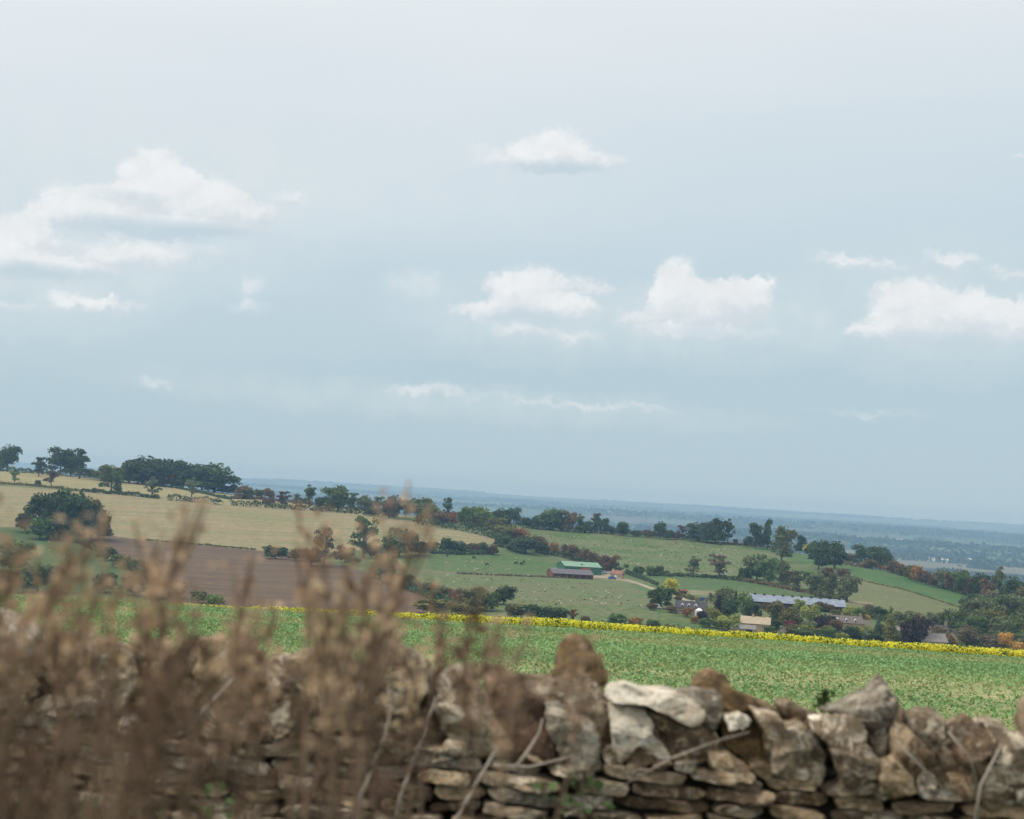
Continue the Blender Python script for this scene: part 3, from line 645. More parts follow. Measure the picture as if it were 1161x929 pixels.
def car(px, py, col, label, rz=0, van=False, name='parked_car'):
    p = pos(px, py); t = thing(name, label, 'van' if van else 'car', p + Vector((0, 0, .05)), rz)
    mt = simple_mat('car_paint', col, tuple(x * .9 for x in col), 1, .35, spec=.5)
    hgt = 1.9 if van else 1.42
    prof = [(-2.05, .3), (-2.05, .95), (-1.9, 1.0), (-1.75, hgt) , (.75 if not van else 1.1, hgt), (1.35 if not van else 1.6, .95), (2.1, .8), (2.15, .3)]
    MB().poly(([(x, -.85, z) for x, z in prof], [(x, .85, z) for x, z in prof])).build('body', mt, t)
    for s in (-1, 1):
        MB().poly(([(-1.5, s*.85, 1.0), (1.0, s*.85, 1.0), (.6, s*.85, hgt - .1), (-1.4, s*.85, hgt - .1)], [(-1.5, s*.88, 1.0), (1.0, s*.88, 1.0), (.6, s*.88, hgt - .1), (-1.4, s*.88, hgt - .1)])).build('side_window', GLASS, t)
        for x in (-1.3, 1.35): MB().cyl((x, s*.8, .33), .33, .22, 'Y').build('wheel', TYRE, t)
car(675, 650, (.04, .06, .12), 'dark blue car parked at the right end of the green barn', R(20))
car(683.5, 650.5, (.35, .42, .5), 'pale blue car parked between the barn and cottage', R(5))
car(689.5, 651, (.6, .62, .65), 'silver white car parked behind the stone cottage', R(-8))
car(694, 657, (.06, .14, .38), 'bright blue car parked against the front of the cottage', R(30))
car(743.5, 691, (.78, .78, .78), 'white van parked under the big dark tree by the track', R(10), True, 'parked_van')
car(819, 653, (.7, .74, .8), 'small white van in the hedge below the sheep pasture', R(5), True, 'parked_van')
car(1110, 727, (.75, .75, .75), 'white car beside the pale garden shed', R(25))

dist = [(692, 582, 26, 'pale farm building far out on the hazy plain'), (1014, 614, 34, 'leftmost of the pale far buildings on the plain at right'), (1026, 615, 50, 'long white far warehouse on the plain at right'), (1064, 618, 60, 'longest white warehouse on the hazy plain at far right'),
        (1054, 636, 18, 'leftmost white house of the far village on the plain'), (1062, 637, 16, 'middle white house of the far village on the plain'), (1071, 638, 22, 'rightmost white house of the far village on the plain'), (1098, 637, 18, 'lone pale house near trees on the far plain'), (972, 611, 22, 'pale building in the far plain above the skyline trees')]
for px, py, w, lab in dist:
    p = ground_at(px, py, 2600); p = p if p.y < 12000 else Vector(at(px, py, 7000))
    d = ray(px, py); d = d / d.y; Ys = np.arange(2600, 12000, 10.0); hh = height(d.x * Ys, Ys); bl = np.nonzero(d.z * Ys <= hh)[0]
    Yh = Ys[bl[0]] if len(bl) else 7000.0
    p = Vector((d.x * Yh, Yh, hz(d.x * Yh, Yh)))
    gable_house('distant_building', lab, 'building', p + Vector((0, 0, 1)), R(-4), w, 12, 6, 9, WHITE, WHITE, gable_win=False, base=4, group='far pale buildings on the plain')

# ------------------------------------------------------------------ animals
def skin_mesh(name, V, E_, rad, mat, sub=1):
    me = bpy.data.meshes.new(name); me.from_pydata(V, E_, []); o = bpy.data.objects.new('tmp', me); COL.objects.link(o)
    me_s = o.modifiers.new('s', 'SKIN'); 
    for i, v in enumerate(me.skin_vertices[0].data): v.radius = rad[i]; v.use_root = (i == 0)
    sb = o.modifiers.new('u', 'SUBSURF'); sb.levels = sub
    dg = bpy.context.evaluated_depsgraph_get(); r = bpy.data.meshes.new_from_object(o.evaluated_get(dg))
    bpy.data.objects.remove(o); r.name = name; r.materials.clear(); r.materials.append(mat)
    r.polygons.foreach_set('use_smooth', [True] * len(r.polygons)); return r
WOOL = simple_mat('wool', (.60, .56, .45), (.5, .46, .37), 4)
HIDE = simple_mat('dark_hide', (.03, .025, .022), (.05, .04, .035), 3)
def beast(k, mat, name, headdown):
    V = [(0, 0, .62), (-.38, 0, .63), (-.55, 0, .60), (.35, 0, .62), (.52, 0, .66 if not headdown else .55), (.72, 0, .78 if not headdown else .25), (.88, 0, .74 if not headdown else .12)]
    Rr = [(.27, .27), (.27, .26), (.14, .14), (.25, .26), (.15, .15), (.1, .1), (.06, .06)]
    E_ = [(0, 1), (1, 2), (0, 3), (3, 4), (4, 5), (5, 6)]
    for x, b in ((-.36, 1), (.33, 3)):
        for s in (-1, 1):
            i = len(V); V += [(x, s * .14, .42), (x + (-.03 if x < 0 else .02), s * .14, .2), (x, s * .14, .02)]; Rr += [(.08, .08), (.045, .045), (.04, .04)]
            E_ += [(b, i), (i, i + 1), (i + 1, i + 2)]
    return skin_mesh(name, [tuple(c * k for c in v) for v in V], E_, [(a * k, b * k) for a, b in Rr], mat)
SHEEP = [beast(.85, WOOL, 'sheep', True), beast(.85, WOOL, 'sheep', False)]
COW = [beast(1.75, HIDE, 'cow', True)]
def herd(poly, n_, clusters, label, group, seed):
    rs = random.Random(seed); xs = [q[0] for q in poly]; ys = [q[1] for q in poly]; k = 0; pts = []
    cl = []
    while len(cl) < clusters:
        x, y = rs.uniform(min(xs), max(xs)), rs.uniform(min(ys), max(ys))
        if inpoly(np.array([x]), np.array([y]), poly)[0]: cl.append((x, y))
    while k < n_:
        if rs.random() < .45: c = rs.choice(cl); x, y = rs.gauss(c[0], 16), rs.gauss(c[1], 3.2)
        else: x, y = rs.uniform(min(xs), max(xs)), rs.uniform(min(ys), max(ys))
        if not inpoly(np.array([x]), np.array([y]), poly)[0]: continue
        p = ground_at(x, y); k += 1
        link('sheep', rs.choice(SHEEP), None, p, rs.uniform(0, 6.28), label, 'sheep', group)
herd([(600,604),(740,611),(840,620),(850,640),(840,652),(735,648),(700,640),(650,626)], 85, 9, 'small cream sheep grazing on the upper pasture below the ridge hedge', 'sheep on the upper pasture', 3)
herd([(500,645),(560,640),(610,656),(700,660),(735,680),(738,692),(600,690),(560,675),(500,660)], 44, 7, 'small cream sheep grazing on the pasture below the barns', 'sheep on the pasture below the barns', 4)
herd([(50,612),(75,618),(85,632),(55,634)], 4, 1, 'small cream sheep on the little green field at left', 'sheep on the small left field', 5)
herd([(480,636),(600,630),(610,645),(480,642)], 10, 2, 'small cream sheep on the greener strip left of the green barn', 'sheep on the green strip', 6)
for i, (x, y) in enumerate([(507, 632), (537, 634), (585, 640), (591, 641), (594, 639), (552, 642)]):
    link('cow', COW[0], None, ground_at(x, y), random.uniform(0, 6), 'small dark cow grazing on the green pasture left of the barns', 'cow', 'dark cattle left of the barns')

# ------------------------------------------------------------------ crop field and yellow strip
n_ = 420000
y = 14 + (157 - 14) * RNG.uniform(0, 1, n_) ** .62
x = RNG.uniform(-1, 1, n_) * (.29 * y + 4)
row = ripple(x * .5, y * 1.8, .06, 3) * 2.0 + ripple(x, y, .35, 6) * .45 + ripple(x * .25, y, .3, 1) * .6 + ripple(x, y, 1.6, 2) * .3
keep = (row + RNG.normal(0, .45, n_) > .05 + .9 * sstep((y - 95) / 45)); x, y, row = x[keep], y[keep], row[keep]
px_, py_ = project(np.c_[x, y, height(x, y)])
keep = ~inpoly(px_, py_, [(1020,738),(1060,739),(1110,743),(1250,753),(1161,749.5),(1090,745),(1040,741.5)]); x, y = x[keep], y[keep]
sz = .052 * (y / 40) ** .6 * RNG.uniform(.6, 1.4, len(x))
z = height(x, y) + RNG.uniform(.02, .26, len(x))
V, Q = quads(np.c_[x, y, z], sz, np.tile(np.array([0, 0, 1.0]), (len(x), 1)), .5)
CROPM = foliage_mat('crop_leaf', (.165, .27, .10), .34, .10)
link('crop_plants', mesh_np('crop_plants', V, Q, [CROPM]), kind='stuff', label='low green leafy crop covering the field behind the wall', cat='crop')
n2 = 90000                                # dry straw and weeds between
y = 14 + 143 * RNG.uniform(0, 1, n2) ** .62; x = RNG.uniform(-1, 1, n2) * (.29 * y + 4)
z = height(x, y) + RNG.uniform(.02, .2, n2)
V, Q = quads(np.c_[x, y, z], .07 * (y / 40) ** .6 * RNG.uniform(.6, 1.5, n2), None, 0, .5)
link('dry_straw', mesh_np('dry_straw', V, Q, [foliage_mat('straw', (.27, .32, .13), .2)]), kind='stuff', label='dry straw and yellowed weeds among the crop rows', cat='straw')
n3 = 280000
x = RNG.uniform(-46, 62, n3); cy = 160 + .38 * np.maximum(0, 4 - x) + 1.2 * ripple(x, x * 0, .12, 4); y = cy + RNG.uniform(-3.4, 3.4, n3)
t = RNG.uniform(0, 1, n3) ** .7; hgt = .78 + .13 * ripple(x, y, 1.1, 3) + .12 * ripple(x, y, 4, 5)
z = height(x, y) + t * hgt
yel = (t > .26) & (RNG.uniform(0, 1, n3) < .82 + .2 * ripple(x, y, 2.2, 7))
V, Q = quads(np.c_[x, y, z], np.where(yel, .08, .12) * RNG.uniform(.6, 1.4, n3), None)
link('flowering_mustard', mesh_np('flowering_mustard', V, Q, [foliage_mat('mustard_leaf', (.12, .19, .05)), foliage_mat('mustard_flower', (.86, .76, .035), .1)], yel.astype(int)), kind='stuff', label='strip of yellow flowering mustard along the far edge of the field', cat='flowers')

# ------------------------------------------------------------------ dry stone wall
def stone_mat(name, base, dark, pale, lichen=.25):
    m, nt, b = newmat(name)
    tc = N(nt, 'ShaderNodeTexCoord').outputs['Object']; oi = N(nt, 'ShaderNodeObjectInfo').outputs['Random']
    off = N(nt, 'ShaderNodeVectorMath', operation='ADD', ins={0: tc, 1: N(nt, 'ShaderNodeCombineXYZ', ins={0: math_(nt, 'MULTIPLY', oi, 37), 1: oi, 2: math_(nt, 'MULTIPLY', oi, 11)}).outputs[0]}).outputs[0]
    n1 = noise_(nt, off, 7, 6, .6, .4); n2 = noise_(nt, off, 28, 5, .65); n3 = noise_(nt, off, 95, 4, .6); n4 = noise_(nt, off, 11, 5, .72, 1.2)
    c = mix(nt, maprange(nt, n1, .38, .62), base, dark)
    c = mix(nt, math_(nt, 'MULTIPLY', maprange(nt, n4, .50, .60), .85), c, pale)
    c = mix(nt, math_(nt, 'MULTIPLY', maprange(nt, n2, .53, .64), lichen * 2), c, (.42, .40, .33))
    c = mix(nt, math_(nt, 'MULTIPLY', maprange(nt, n3, .56, .72), .55), c, (.03, .027, .022))
    wv_ = N(nt, 'ShaderNodeMapping', ins={'Vector': off, 'Scale': (4, 4, 16), 'Rotation': (0, R(35), 0)}).outputs[0]
    ncr = noise_(nt, wv_, 1.6, 4, .6, .6)
    c = mix(nt, maprange(nt, math_(nt, 'ABSOLUTE', math_(nt, 'SUBTRACT', ncr, .5)), .0, .022, .75, 0), c, (.035, .028, .02))
    hs = N(nt, 'ShaderNodeHueSaturation', ins={'Hue': .5, 'Saturation': 1, 'Value': maprange(nt, oi, 0, 1, .75, 1.2, False), 'Color': c}).outputs[0]
    nt.links.new(hs, b.inputs['Base Color']); b.inputs['Roughness'].default_value = .92; b.inputs['Specular IOR Level'].default_value = .15
    hgt = math_(nt, 'ADD', n2, math_(nt, 'MULTIPLY', n3, .4))
    bp = N(nt, 'ShaderNodeBump', ins={'Strength': .9, 'Distance': .012, 'Height': hgt}); nt.links.new(bp.outputs[0], b.inputs['Normal'])
    return m
SM = {'g': stone_mat('weathered_limestone', (.34, .26, .175), (.13, .095, .06), (.60, .51, .38)),
      'd': stone_mat('dark_limestone', (.19, .13, .08), (.08, .053, .034), (.40, .30, .19), .2),
      'r': stone_mat('red_brown_stone', (.10, .06, .04), (.055, .035, .025), (.15, .09, .055), .05),
      't': stone_mat('tan_limestone', (.33, .24, .14), (.21, .15, .09), (.44, .34, .22), .2),
      'w': stone_mat('cream_limestone', (.70, .62, .48), (.55, .45, .32), (.8, .74, .62), .1),
      'b': stone_mat('mossy_brown_stone', (.17, .11, .055), (.10, .068, .038), (.26, .17, .08), .05),
      'k': stone_mat('grey_limestone', (.30, .25, .185), (.13, .105, .08), (.54, .47, .36), .4)}
WY = 6.0
def stone_geo(outline, y0, y1, seed, nth=56, nph=30, rough=.017, cuts=12, taper=.12):
    """outline: list of (x,z) world; solid from y0 (front) to y1 (back)"""
    rs = random.Random(seed); P_ = np.array(outline, float); c = P_.mean(0)
    # resample the closed outline evenly
    Q_ = np.vstack([P_, P_[:1]]); dl = np.r_[0, np.cumsum(np.linalg.norm(np.diff(Q_, axis=0), axis=1))]
    tt = np.linspace(0, dl[-1], nth, endpoint=False)
    ox = np.interp(tt, dl, Q_[:, 0]) - c[0]; oz = np.interp(tt, dl, Q_[:, 1]) - c[1]
    k = np.array([.04, .92, .04]); 
    ox = np.convolve(np.r_[ox[-1], ox, ox[0]], k, 'valid'); oz = np.convolve(np.r_[oz[-1], oz, oz[0]], k, 'valid')
    ph = np.linspace(0, math.pi, nph); f = np.sin(ph) ** .3; g = -np.sign(np.cos(ph)) * np.abs(np.cos(ph)) ** .5
    yc, hy = (y0 + y1) / 2, (y1 - y0) / 2
    tx, tz = rs.uniform(-.25, .25), rs.uniform(-.1, .3)
    V = []
    for i in range(nph):
        sc_ = f[i] * (1 - taper * max(0, -g[i]))
        for j in range(nth):
            V.append((ox[j] * sc_, g[i] * hy + (ox[j] * tx + oz[j] * tz) * (1 - abs(g[i]) * .3), oz[j] * sc_))
    V = np.array(V); size = max(np.ptp(ox), np.ptp(oz), .05)
    hx, hz_ = np.ptp(ox) / 2, np.ptp(oz) / 2; sm_ = min(hx, hz_)
    fr = V[:, 1] < 0; yf = np.full(len(V), -hy * .55)
    for q_ in range(6):                  # big flat split faces meeting in creases
        th = rs.uniform(0, 6.28); sl = rs.uniform(.35, 1.25); x0 = math.cos(th) * hx * rs.uniform(-.15, .45); z0 = math.sin(th) * hz_ * rs.uniform(-.15, .45)
        yf = np.maximum(yf, -hy * .97 + sl * ((V[:, 0] - x0) * math.cos(th) + (V[:, 2] - z0) * math.sin(th)))
    yf = np.minimum(yf, hy * .4)
    V[fr, 1] = np.maximum(V[fr, 1], yf[fr])
    for _ in range(cuts // 3):           # smaller chips
        d = np.array([rs.uniform(-.75, .75), -1.0, rs.uniform(-.6, .9)]); d /= np.linalg.norm(d)
        s_ = V @ d; lim = s_.max() * rs.uniform(.52, .86); over = np.maximum(0, s_ - lim)
        V[:, 1] += over * 1.0 / abs(d[1]) * .97
    so = seed * 3.1
    out = []
    for v in V:
        p = Vector((v[0], v[1], v[2])); q = p * 9 + Vector((so, so * .7, 0))
        nv = p.normalized() if p.length > 1e-5 else Vector((0, -1, 0))
        a = mnoise.fractal(q, 1.0, 2.1, 4) * rough * 1.6 + mnoise.fractal(q * 4, .9, 2.1, 3) * rough * .5
        r_ = abs(mnoise.noise(q * .7)) * rough * 1.6
        out.append((p + nv * (a - r_)) )
    o = Vector((c[0], yc, c[1]))
    F_ = []
    for i in range(nph - 1):
        for j in range(nth):
            F_.append((i * nth + j, i * nth + (j + 1) % nth, (i + 1) * nth + (j + 1) % nth, (i + 1) * nth + j))
    return np.array([tuple(v) for v in out]), np.array(F_), o

wall = thing('dry_stone_wall', 'weathered dry stone wall with upright coping stones across the foreground', 'wall', (0, WY, -1.85))
WB = Vector((0, WY, -1.85))
sid = 0
def wall_stone(name, outl, y0, y1, mat, label=None, parent=wall, **k):
    global sid; sid += 1
    V, F_, o = stone_geo(outl, y0, y1, sid * 13 + 5, **k)
    ob = link(name, mesh_np(name, V, F_, [SM[mat]], smooth=True), parent, o - WB)
    if label: ob['label'] = label
    return ob
def z_(tab, ox, oy, k): return [(ox + a / k, oy + b / k) for a, b in tab]
def zo(*q): return z_(q, 560, 700, 3.87)
def zr(*q): return z_(q, 760, 700, 2.895)
def zl(*q): return z_(q, 380, 660, 2.9025)
def zm(*q): return z_(q, 0, 660, 2.9025)
COPE = [  # outline in photo pixels, front distance, depth, material, label
 (zo((250,420),(262,275),(300,150),(320,103),(360,90),(410,98),(440,150),(470,230),(500,340),(520,430),(480,520),(300,520)), 6.18, .22, 'b', 'tall brown cone shaped stone standing up from the wall top'),
 (zo((60,290),(130,272),(200,285),(270,275),(350,285),(400,260),(440,265),(470,320),(510,400),(560,570),(585,665),(500,700),(440,640),(300,560),(120,480)), 6.02, .34, 'g', 'large grey brown sloping stone below the cone stone'),
 (zo((235,395),(300,410),(370,450),(440,500),(482,570),(482,690),(420,722),(290,700),(262,600)), 5.93, .26, 'k', 'grey lichened stone with a rounded top'),
 (zo((20,330),(70,300),(150,345),(230,395),(265,460),(282,540),(262,650),(160,670),(80,630),(10,560)), 5.95, .30, 'r', 'dark red brown stone'),
 (zo((515,365),(528,312),(585,303),(680,338),(800,348),(880,378),(935,440),(925,482),(870,492),(800,462),(740,425),(680,398),(600,388),(540,395)), 5.92, .34, 'w', 'bright cream white slab lying on the wall top'),
 (zo((515,400),(600,393),(670,418),(720,490),(705,530),(765,590),(785,620),(730,645),(690,605),(640,570),(580,640),(545,600)), 5.94, .28, 'w', 'cream stone wedged below the white slab'),
 (zo((560,560),(640,540),(700,610),(720,660),(640,690),(580,680)), 5.97, .2, 'd', None),
 (zo((670,410),(740,430),(870,500),(960,480),(985,560),(970,640),(880,670),(800,650),(780,580),(725,500)), 5.97, .32, 'd', None),
 (zo((800,348),(900,325),(975,330),(1010,400),(990,510),(935,500),(880,400)), 6.0, .3, 'k', 'dark grey block right of the white slab'),
 (zr((82,235),(120,205),(160,188),(195,205),(212,245),(270,270),(370,330),(345,420),(335,500),(260,500),(195,430),(150,320)), 6.05, .32, 'b', 'brown pointed stone rising right of the white slab'),
 (zr((180,330),(240,320),(270,350),(250,380),(200,370)), 5.95, .2, 'w', None),
 (zr((290,320),(370,335),(390,380),(450,355),(495,400),(525,470),(522,545),(430,590),(375,565),(345,520),(345,420)), 5.92, .34, 'g', 'large grey tan boulder right of the brown pointed stone'),
 (zr((370,300),(420,294),(480,325),(535,345),(515,400),(450,385),(395,365)), 6.08, .28, 'd', None),
 (zr((470,340),(515,330),(530,355),(510,390),(475,380)), 6.0, .2, 'w', 'small white stone wedged on the wall top'),
 (zr((525,330),(620,335),(665,400),(712,520),(692,548),(625,578),(585,565),(560,500),(540,430),(495,395)), 5.9, .3, 'g', 'long tilted grey slab below the horned stone'),
 (zr((525,325),(600,294),(680,255),(722,222),(762,258),(778,310),(765,360),(745,400),(752,455),(705,485),(665,410),(615,345)), 6.0, .32, 'k', 'dark grey horned stone jutting up at right'),
 (zr((697,482),(755,472),(812,540),(825,585),(760,610),(700,590)), 5.88, .26, 't', 'squarish tan stone beneath the horned stone'),
 (zr((750,370),(772,345),(835,415),(935,540),(915,565),(960,600),(890,625),(830,595),(785,535),(742,460)), 5.93, .34, 'd', 'long dark slab leaning left, right of the horned stone'),
 (zr((812,350),(850,318),(920,348),(955,380),(995,500),(1005,570),(935,545),(870,450),(805,400)), 6.0, .32, 'g', None),
 (zr((945,385),(1000,358),(1055,368),(1095,400),(1060,460),(1030,560),(1015,630),(955,605),(985,540)), 5.92, .34, 'd', None),
 (zr((1060,372),(1110,375),(1175,392),(1220,450),(1225,600),(1100,640),(1040,615),(1030,540),(1060,450)), 5.93, .34, 'g', 'pale streaked stone at the right edge of the wall'),
 (zr((0,340),(80,345),(160,365),(180,430),(170,505),(60,510),(-10,480)), 6.0, .3, 'd', None),
 (zr((150,470),(210,465),(295,535),(290,560),(155,555)), 5.9, .26, 't', None),
 (zl((370,300),(440,315),(500,400),(572,540),(560,572),(480,592),(385,605),(360,520),(340,430),(335,350)), 5.92, .34, 'g', 'big pale faced stone left of the red brown one'),
 (zl((110,205),(160,195),(230,238),(292,290),(305,370),(225,425),(175,450),(110,410),(80,290)), 5.98, .34, 'g', None),
 (zl((-60,290),(20,285),(85,310),(125,440),(92,495),(-10,500),(-70,450)), 5.94, .3, 'k', None),
 (zl((490,300),(560,300),(610,340),(600,420),(540,440),(500,400)), 6.05, .3, 'r', None),
 (zl((90,420),(200,430),(350,400),(380,520),(340,600),(150,600),(80,520)), 6.02, .28, 'd', None),
 (zl((270,290),(340,300),(370,330),(350,430),(290,420)), 6.05, .28, 'k', None),
 (zm((-60,110),(0,115),(45,138),(88,190),(75,255),(0,250),(-70,240)), 5.95, .3, 'w', 'bright cream stone at the left end of the wall'),
 (zm((-60,250),(10,245),(92,290),(98,400),(20,430),(-60,420)), 5.93, .3, 't', None),
 (zm((90,200),(170,185),(250,200),(270,300),(250,430),(120,430),(85,330)), 5.98, .34, 'd', None),
 (zm((255,205),(370,210),(420,250),(430,350),(380,440),(280,430)), 5.96, .34, 'g', None),
 (zm((415,205),(500,215),(560,300),(560,420),(440,440),(410,330)), 5.98, .34, 'd', None),
 (zm((560,230),(640,200),(700,240),(690,330),(620,420),(550,380)), 6.0, .34, 'g', None),
 (zm((640,205),(765,165),(812,260),(795,400),(670,485),(610,420),(620,300)), 5.93, .34, 't', None),
 (zm((825,285),(940,315),(1022,400),(1010,485),(880,490),(830,420)), 5.93, .34, 'g', None),
 (zm((930,262),(1010,235),(1085,222),(1095,300),(1060,420),(990,370),(930,320)), 5.98, .34, 't', None),
 (zm((1085,290),(1165,290),(1180,400),(1170,480),(1090,470),(1060,400)), 5.95, .34, 'g', None),
 (zm((780,300),(830,290),(850,400),(850,480),(790,470)), 6.0, .3, 'd', None),
]
for i, (o, y0, dp, mt, lab) in enumerate(COPE):
    W_ = []
    mx, my = sum(q[0] for q in o) / len(o), sum(q[1] for q in o) / len(o)
    for px, py in o:
        px = mx + (px - mx) * 1.07; py = my + (py - my) * 1.05
        p = at(px, py, y0 + .04); W_.append((p.x, p.z))
    wall_stone('coping_stone', W_, y0, y0 + dp, mt, lab)
# rear row of coping and the continuation of the wall past both ends
for i in range(-19, 20):
    x = i * .17 + random.uniform(-.03, .03)
    cz = -.83 + .13 * min(1, max(0, -x - .15) / .5) + random.uniform(-.02, .03); w = random.uniform(.09, .14); h = random.uniform(.10, .15)
    o = [(x + w * math.cos(a) * random.uniform(.7, 1.2), cz + h * math.sin(a) * random.uniform(.65, 1.2)) for a in [k * 6.283 / 6 + random.uniform(-.3, .3) for k in range(6)]]
    wall_stone('coping_stone', o, 6.24, 6.52, random.choice('gdkgd'), nth=36, nph=20)
for i in list(range(-14, -7)) + list(range(8, 15)):
    x = i * .225; cz = -.66 + random.uniform(-.03, .03); w = random.uniform(.11, .14); h = random.uniform(.14, .19)
    o = [(x + w * math.cos(a) * random.uniform(.8, 1.1), cz + h * math.sin(a) * random.uniform(.75, 1.15)) for a in [k * 6.283 / 9 for k in range(9)]]
    wall_stone('coping_stone', o, 5.94, 6.28, random.choice('gdktg'), nth=36, nph=20)
# small pinning stones wedged under the coping
for i in range(30):
    x = -1.72 + i * .118 + random.uniform(-.03, .03); cz = (-.845 if x > -.45 else -.80) + random.uniform(-.03, .02); w = random.uniform(.035, .075); h = random.uniform(.022, .045)
    o = [(x + w * math.cos(a) * random.uniform(.7, 1.2), cz + h * math.sin(a) * random.uniform(.7, 1.2)) for a in [k * 6.283 / 7 for k in range(7)]]
    wall_stone('pinning_stone', o, 5.95 + random.uniform(-.02, .03), 6.2, random.choice('gtdgk'), nth=30, nph=16, rough=.01, cuts=6)
# courses of flat stones
zt = -.75; cnt = 0; rest = []
row = 0
while zt > -1.8:
    h = random.uniform(.028, .056) if row < 7 else random.uniform(.07, .1)
    x = -3.3 + random.uniform(0, .1)
    while x < 3.3:
        w = random.uniform(.13, .30) if row < 7 else random.uniform(.2, .4)
        if zt > -.845 and x + w / 2 > -.42: break
        # the courses rise to the left behind the low coping and follow the lie of the wall
        o = []; tl = random.uniform(-.12, .12)
        for k in range(10):
            a = k * 6.283 / 10; ca, sa = math.cos(a), math.sin(a)
            ex = np.sign(ca) * abs(ca) ** .45 * w * .52; ez = np.sign(sa) * abs(sa) ** .45 * h * .5
            o.append((x + w / 2 + ex * random.uniform(.9, 1.04), zt - h / 2 + ez * random.uniform(.75, 1.12) + ex * tl))
        y0 = 5.945 + random.uniform(-.02, .04) - row * .008
        mt = random.choice('gtdgkt' if row < 6 else 'gd')
        vis = abs(x + w / 2) < 1.75
        if row < 8 and vis and cnt < 98:
            wall_stone('course_stone', o, y0, y0 + .3, mt, nth=40, nph=20, rough=.011, cuts=6, taper=.05); cnt += 1
        else:
            sid += 1; V, F_, oo = stone_geo(o, y0, y0 + .3, sid, nth=20, nph=12, rough=.007, cuts=3, taper=.05); rest.append((V + np.array(oo - WB), F_))
        x += w + random.uniform(.0, .012)
    zt -= h + random.uniform(0, .006); row += 1
Vs, Fs, k = [], [], 0
for V, F_ in rest: Vs.append(V); Fs.append(F_ + k); k += len(V)
ob = link('lower_course_stones', mesh_np('lower_course_stones', np.vstack(Vs), np.vstack(Fs), [SM['g']], smooth=True), wall); ob['kind'] = 'stuff'
MB().box((0, .26, .5), (6.5, .28, 1.0)).build('light_block_core', simple_mat('painted_gap_shade', (.03, .024, .018)), wall)  # core boxes added against light leaks, painted dark as shade in the gaps
MB().box((-1.85, .27, 1.04), (2.8, .24, .14)).build('light_block_core', simple_mat('painted_gap_shade', (.03, .024, .018)), wall)
MB().box((0, .52, .48), (6.5, .24, .96)).build('back_face', SM['d'], wall)

# ------------------------------------------------------------------ dead weeds on the verge
STEM = simple_mat('dry_stem', (.26, .18, .12), (.12, .08, .055), 8)
PALE = simple_mat('pale_dry_stem', (.42, .36, .30), (.30, .25, .2), 8)
SEED = foliage_mat('dry_seed', (.165, .105, .066), .5)
SEEDT = foliage_mat('tan_seed', (.50, .35, .21), .35)
SEEDD = foliage_mat('dark_dry_leaf', (.11, .066, .042), .5)
def weed_proto(seed, bushy):
    rs = random.Random(seed); mb = MB(); C_ = []; D_ = []
    lean = rs.uniform(-.12, .12)
    pts = [(lean * t * t + .015 * math.sin(t * 9 + seed), .05 * math.sin(t * 5 + seed), t) for t in [i / 8 for i in range(9)]]
    mb.tube(pts, [.006 - .0045 * i / 8 for i in range(9)], 5)
    nb = 15 if bushy else 8
    for b in range(nb):
        t = rs.uniform(.3 if bushy else .91, .99); i = int(t * 8); p0 = Vector(pts[i]).lerp(Vector(pts[min(i+1, 8)]), t * 8 - i)
        a = rs.uniform(0, 6.28); l = rs.uniform(.06, .2) * (1.25 - t) * 1.6 if bushy else rs.uniform(.02, .06)
        p1 = p0 + Vector((math.cos(a) * l * .5, math.sin(a) * l * .5, l * .9)); mb.tube([p0, (p0 + p1) / 2 + Vector((0, 0, -.01)), p1], [.002, .0017, .001], 4)
        for k in range(rs.randint(9, 18) if bushy else 8):
            q = p0.lerp(p1, rs.uniform(.25, 1.05)); C_.append(q + Vector((rs.gauss(0, .009), rs.gauss(0, .009), rs.gauss(0, .01))))
    for k in range(80 if bushy else 24):
        t = rs.uniform(.75 if bushy else .94, 1.0); q = Vector(pts[min(8, int(t * 8))]); C_.append(Vector((q.x + rs.gauss(0, .012), q.y + rs.gauss(0, .012), t + rs.gauss(0, .01))))
    for k in range(18 if bushy else 5):
        t = rs.uniform(.1, .75); q = pts[int(t * 8)]; a = rs.uniform(0, 6.28)
        D_.append(Vector((q[0] + .05 * math.cos(a), q[1] + .05 * math.sin(a), t)))
    C_ = np.array([tuple(c) for c in C_]); V, Q = quads(C_, RNG.uniform(.0035, .0085, len(C_)), None)
    D_ = np.array([tuple(c) for c in D_]); V2, Q2 = quads(D_, RNG.uniform(.02, .055, len(D_)), None, 0, .3)
    return mb.mesh('stem', STEM), mesh_np('seed_head', V, Q, [SEED]), mesh_np('dry_leaf', V2, Q2, [SEEDD])
WP = [weed_proto(i, i < 4) for i in range(8)]
wn = 0
def weed(px, py, Y, label, group, mat=None, name='dead_weed', wide=1.0, slim=False):
    global wn
    tip = at(px, py, Y); H_ = tip.z + 1.83
    t = thing(name, label, 'weed', (tip.x, Y, -1.83), random.uniform(0, 6.28), group); j = WP[wn % 4 + (4 if slim else 0)]; wn += 1
    copy_part(j[0], 'stem', t); copy_part(j[1], 'seeds', t, mat or SEED)['kind'] = 'stuff'; copy_part(j[2], 'dry_foliage', t)['kind'] = 'stuff'
    t.scale = (H_ * wide, H_ * wide, H_)
    if 'tall' not in label:
        k_ = random.uniform(-.11, .11); t.rotation_euler = (0, k_, random.uniform(-.6, .6)); t.location.x -= math.sin(k_) * H_ * .9
rs = random.Random(5)
G = 'dead weeds in front of the wall'
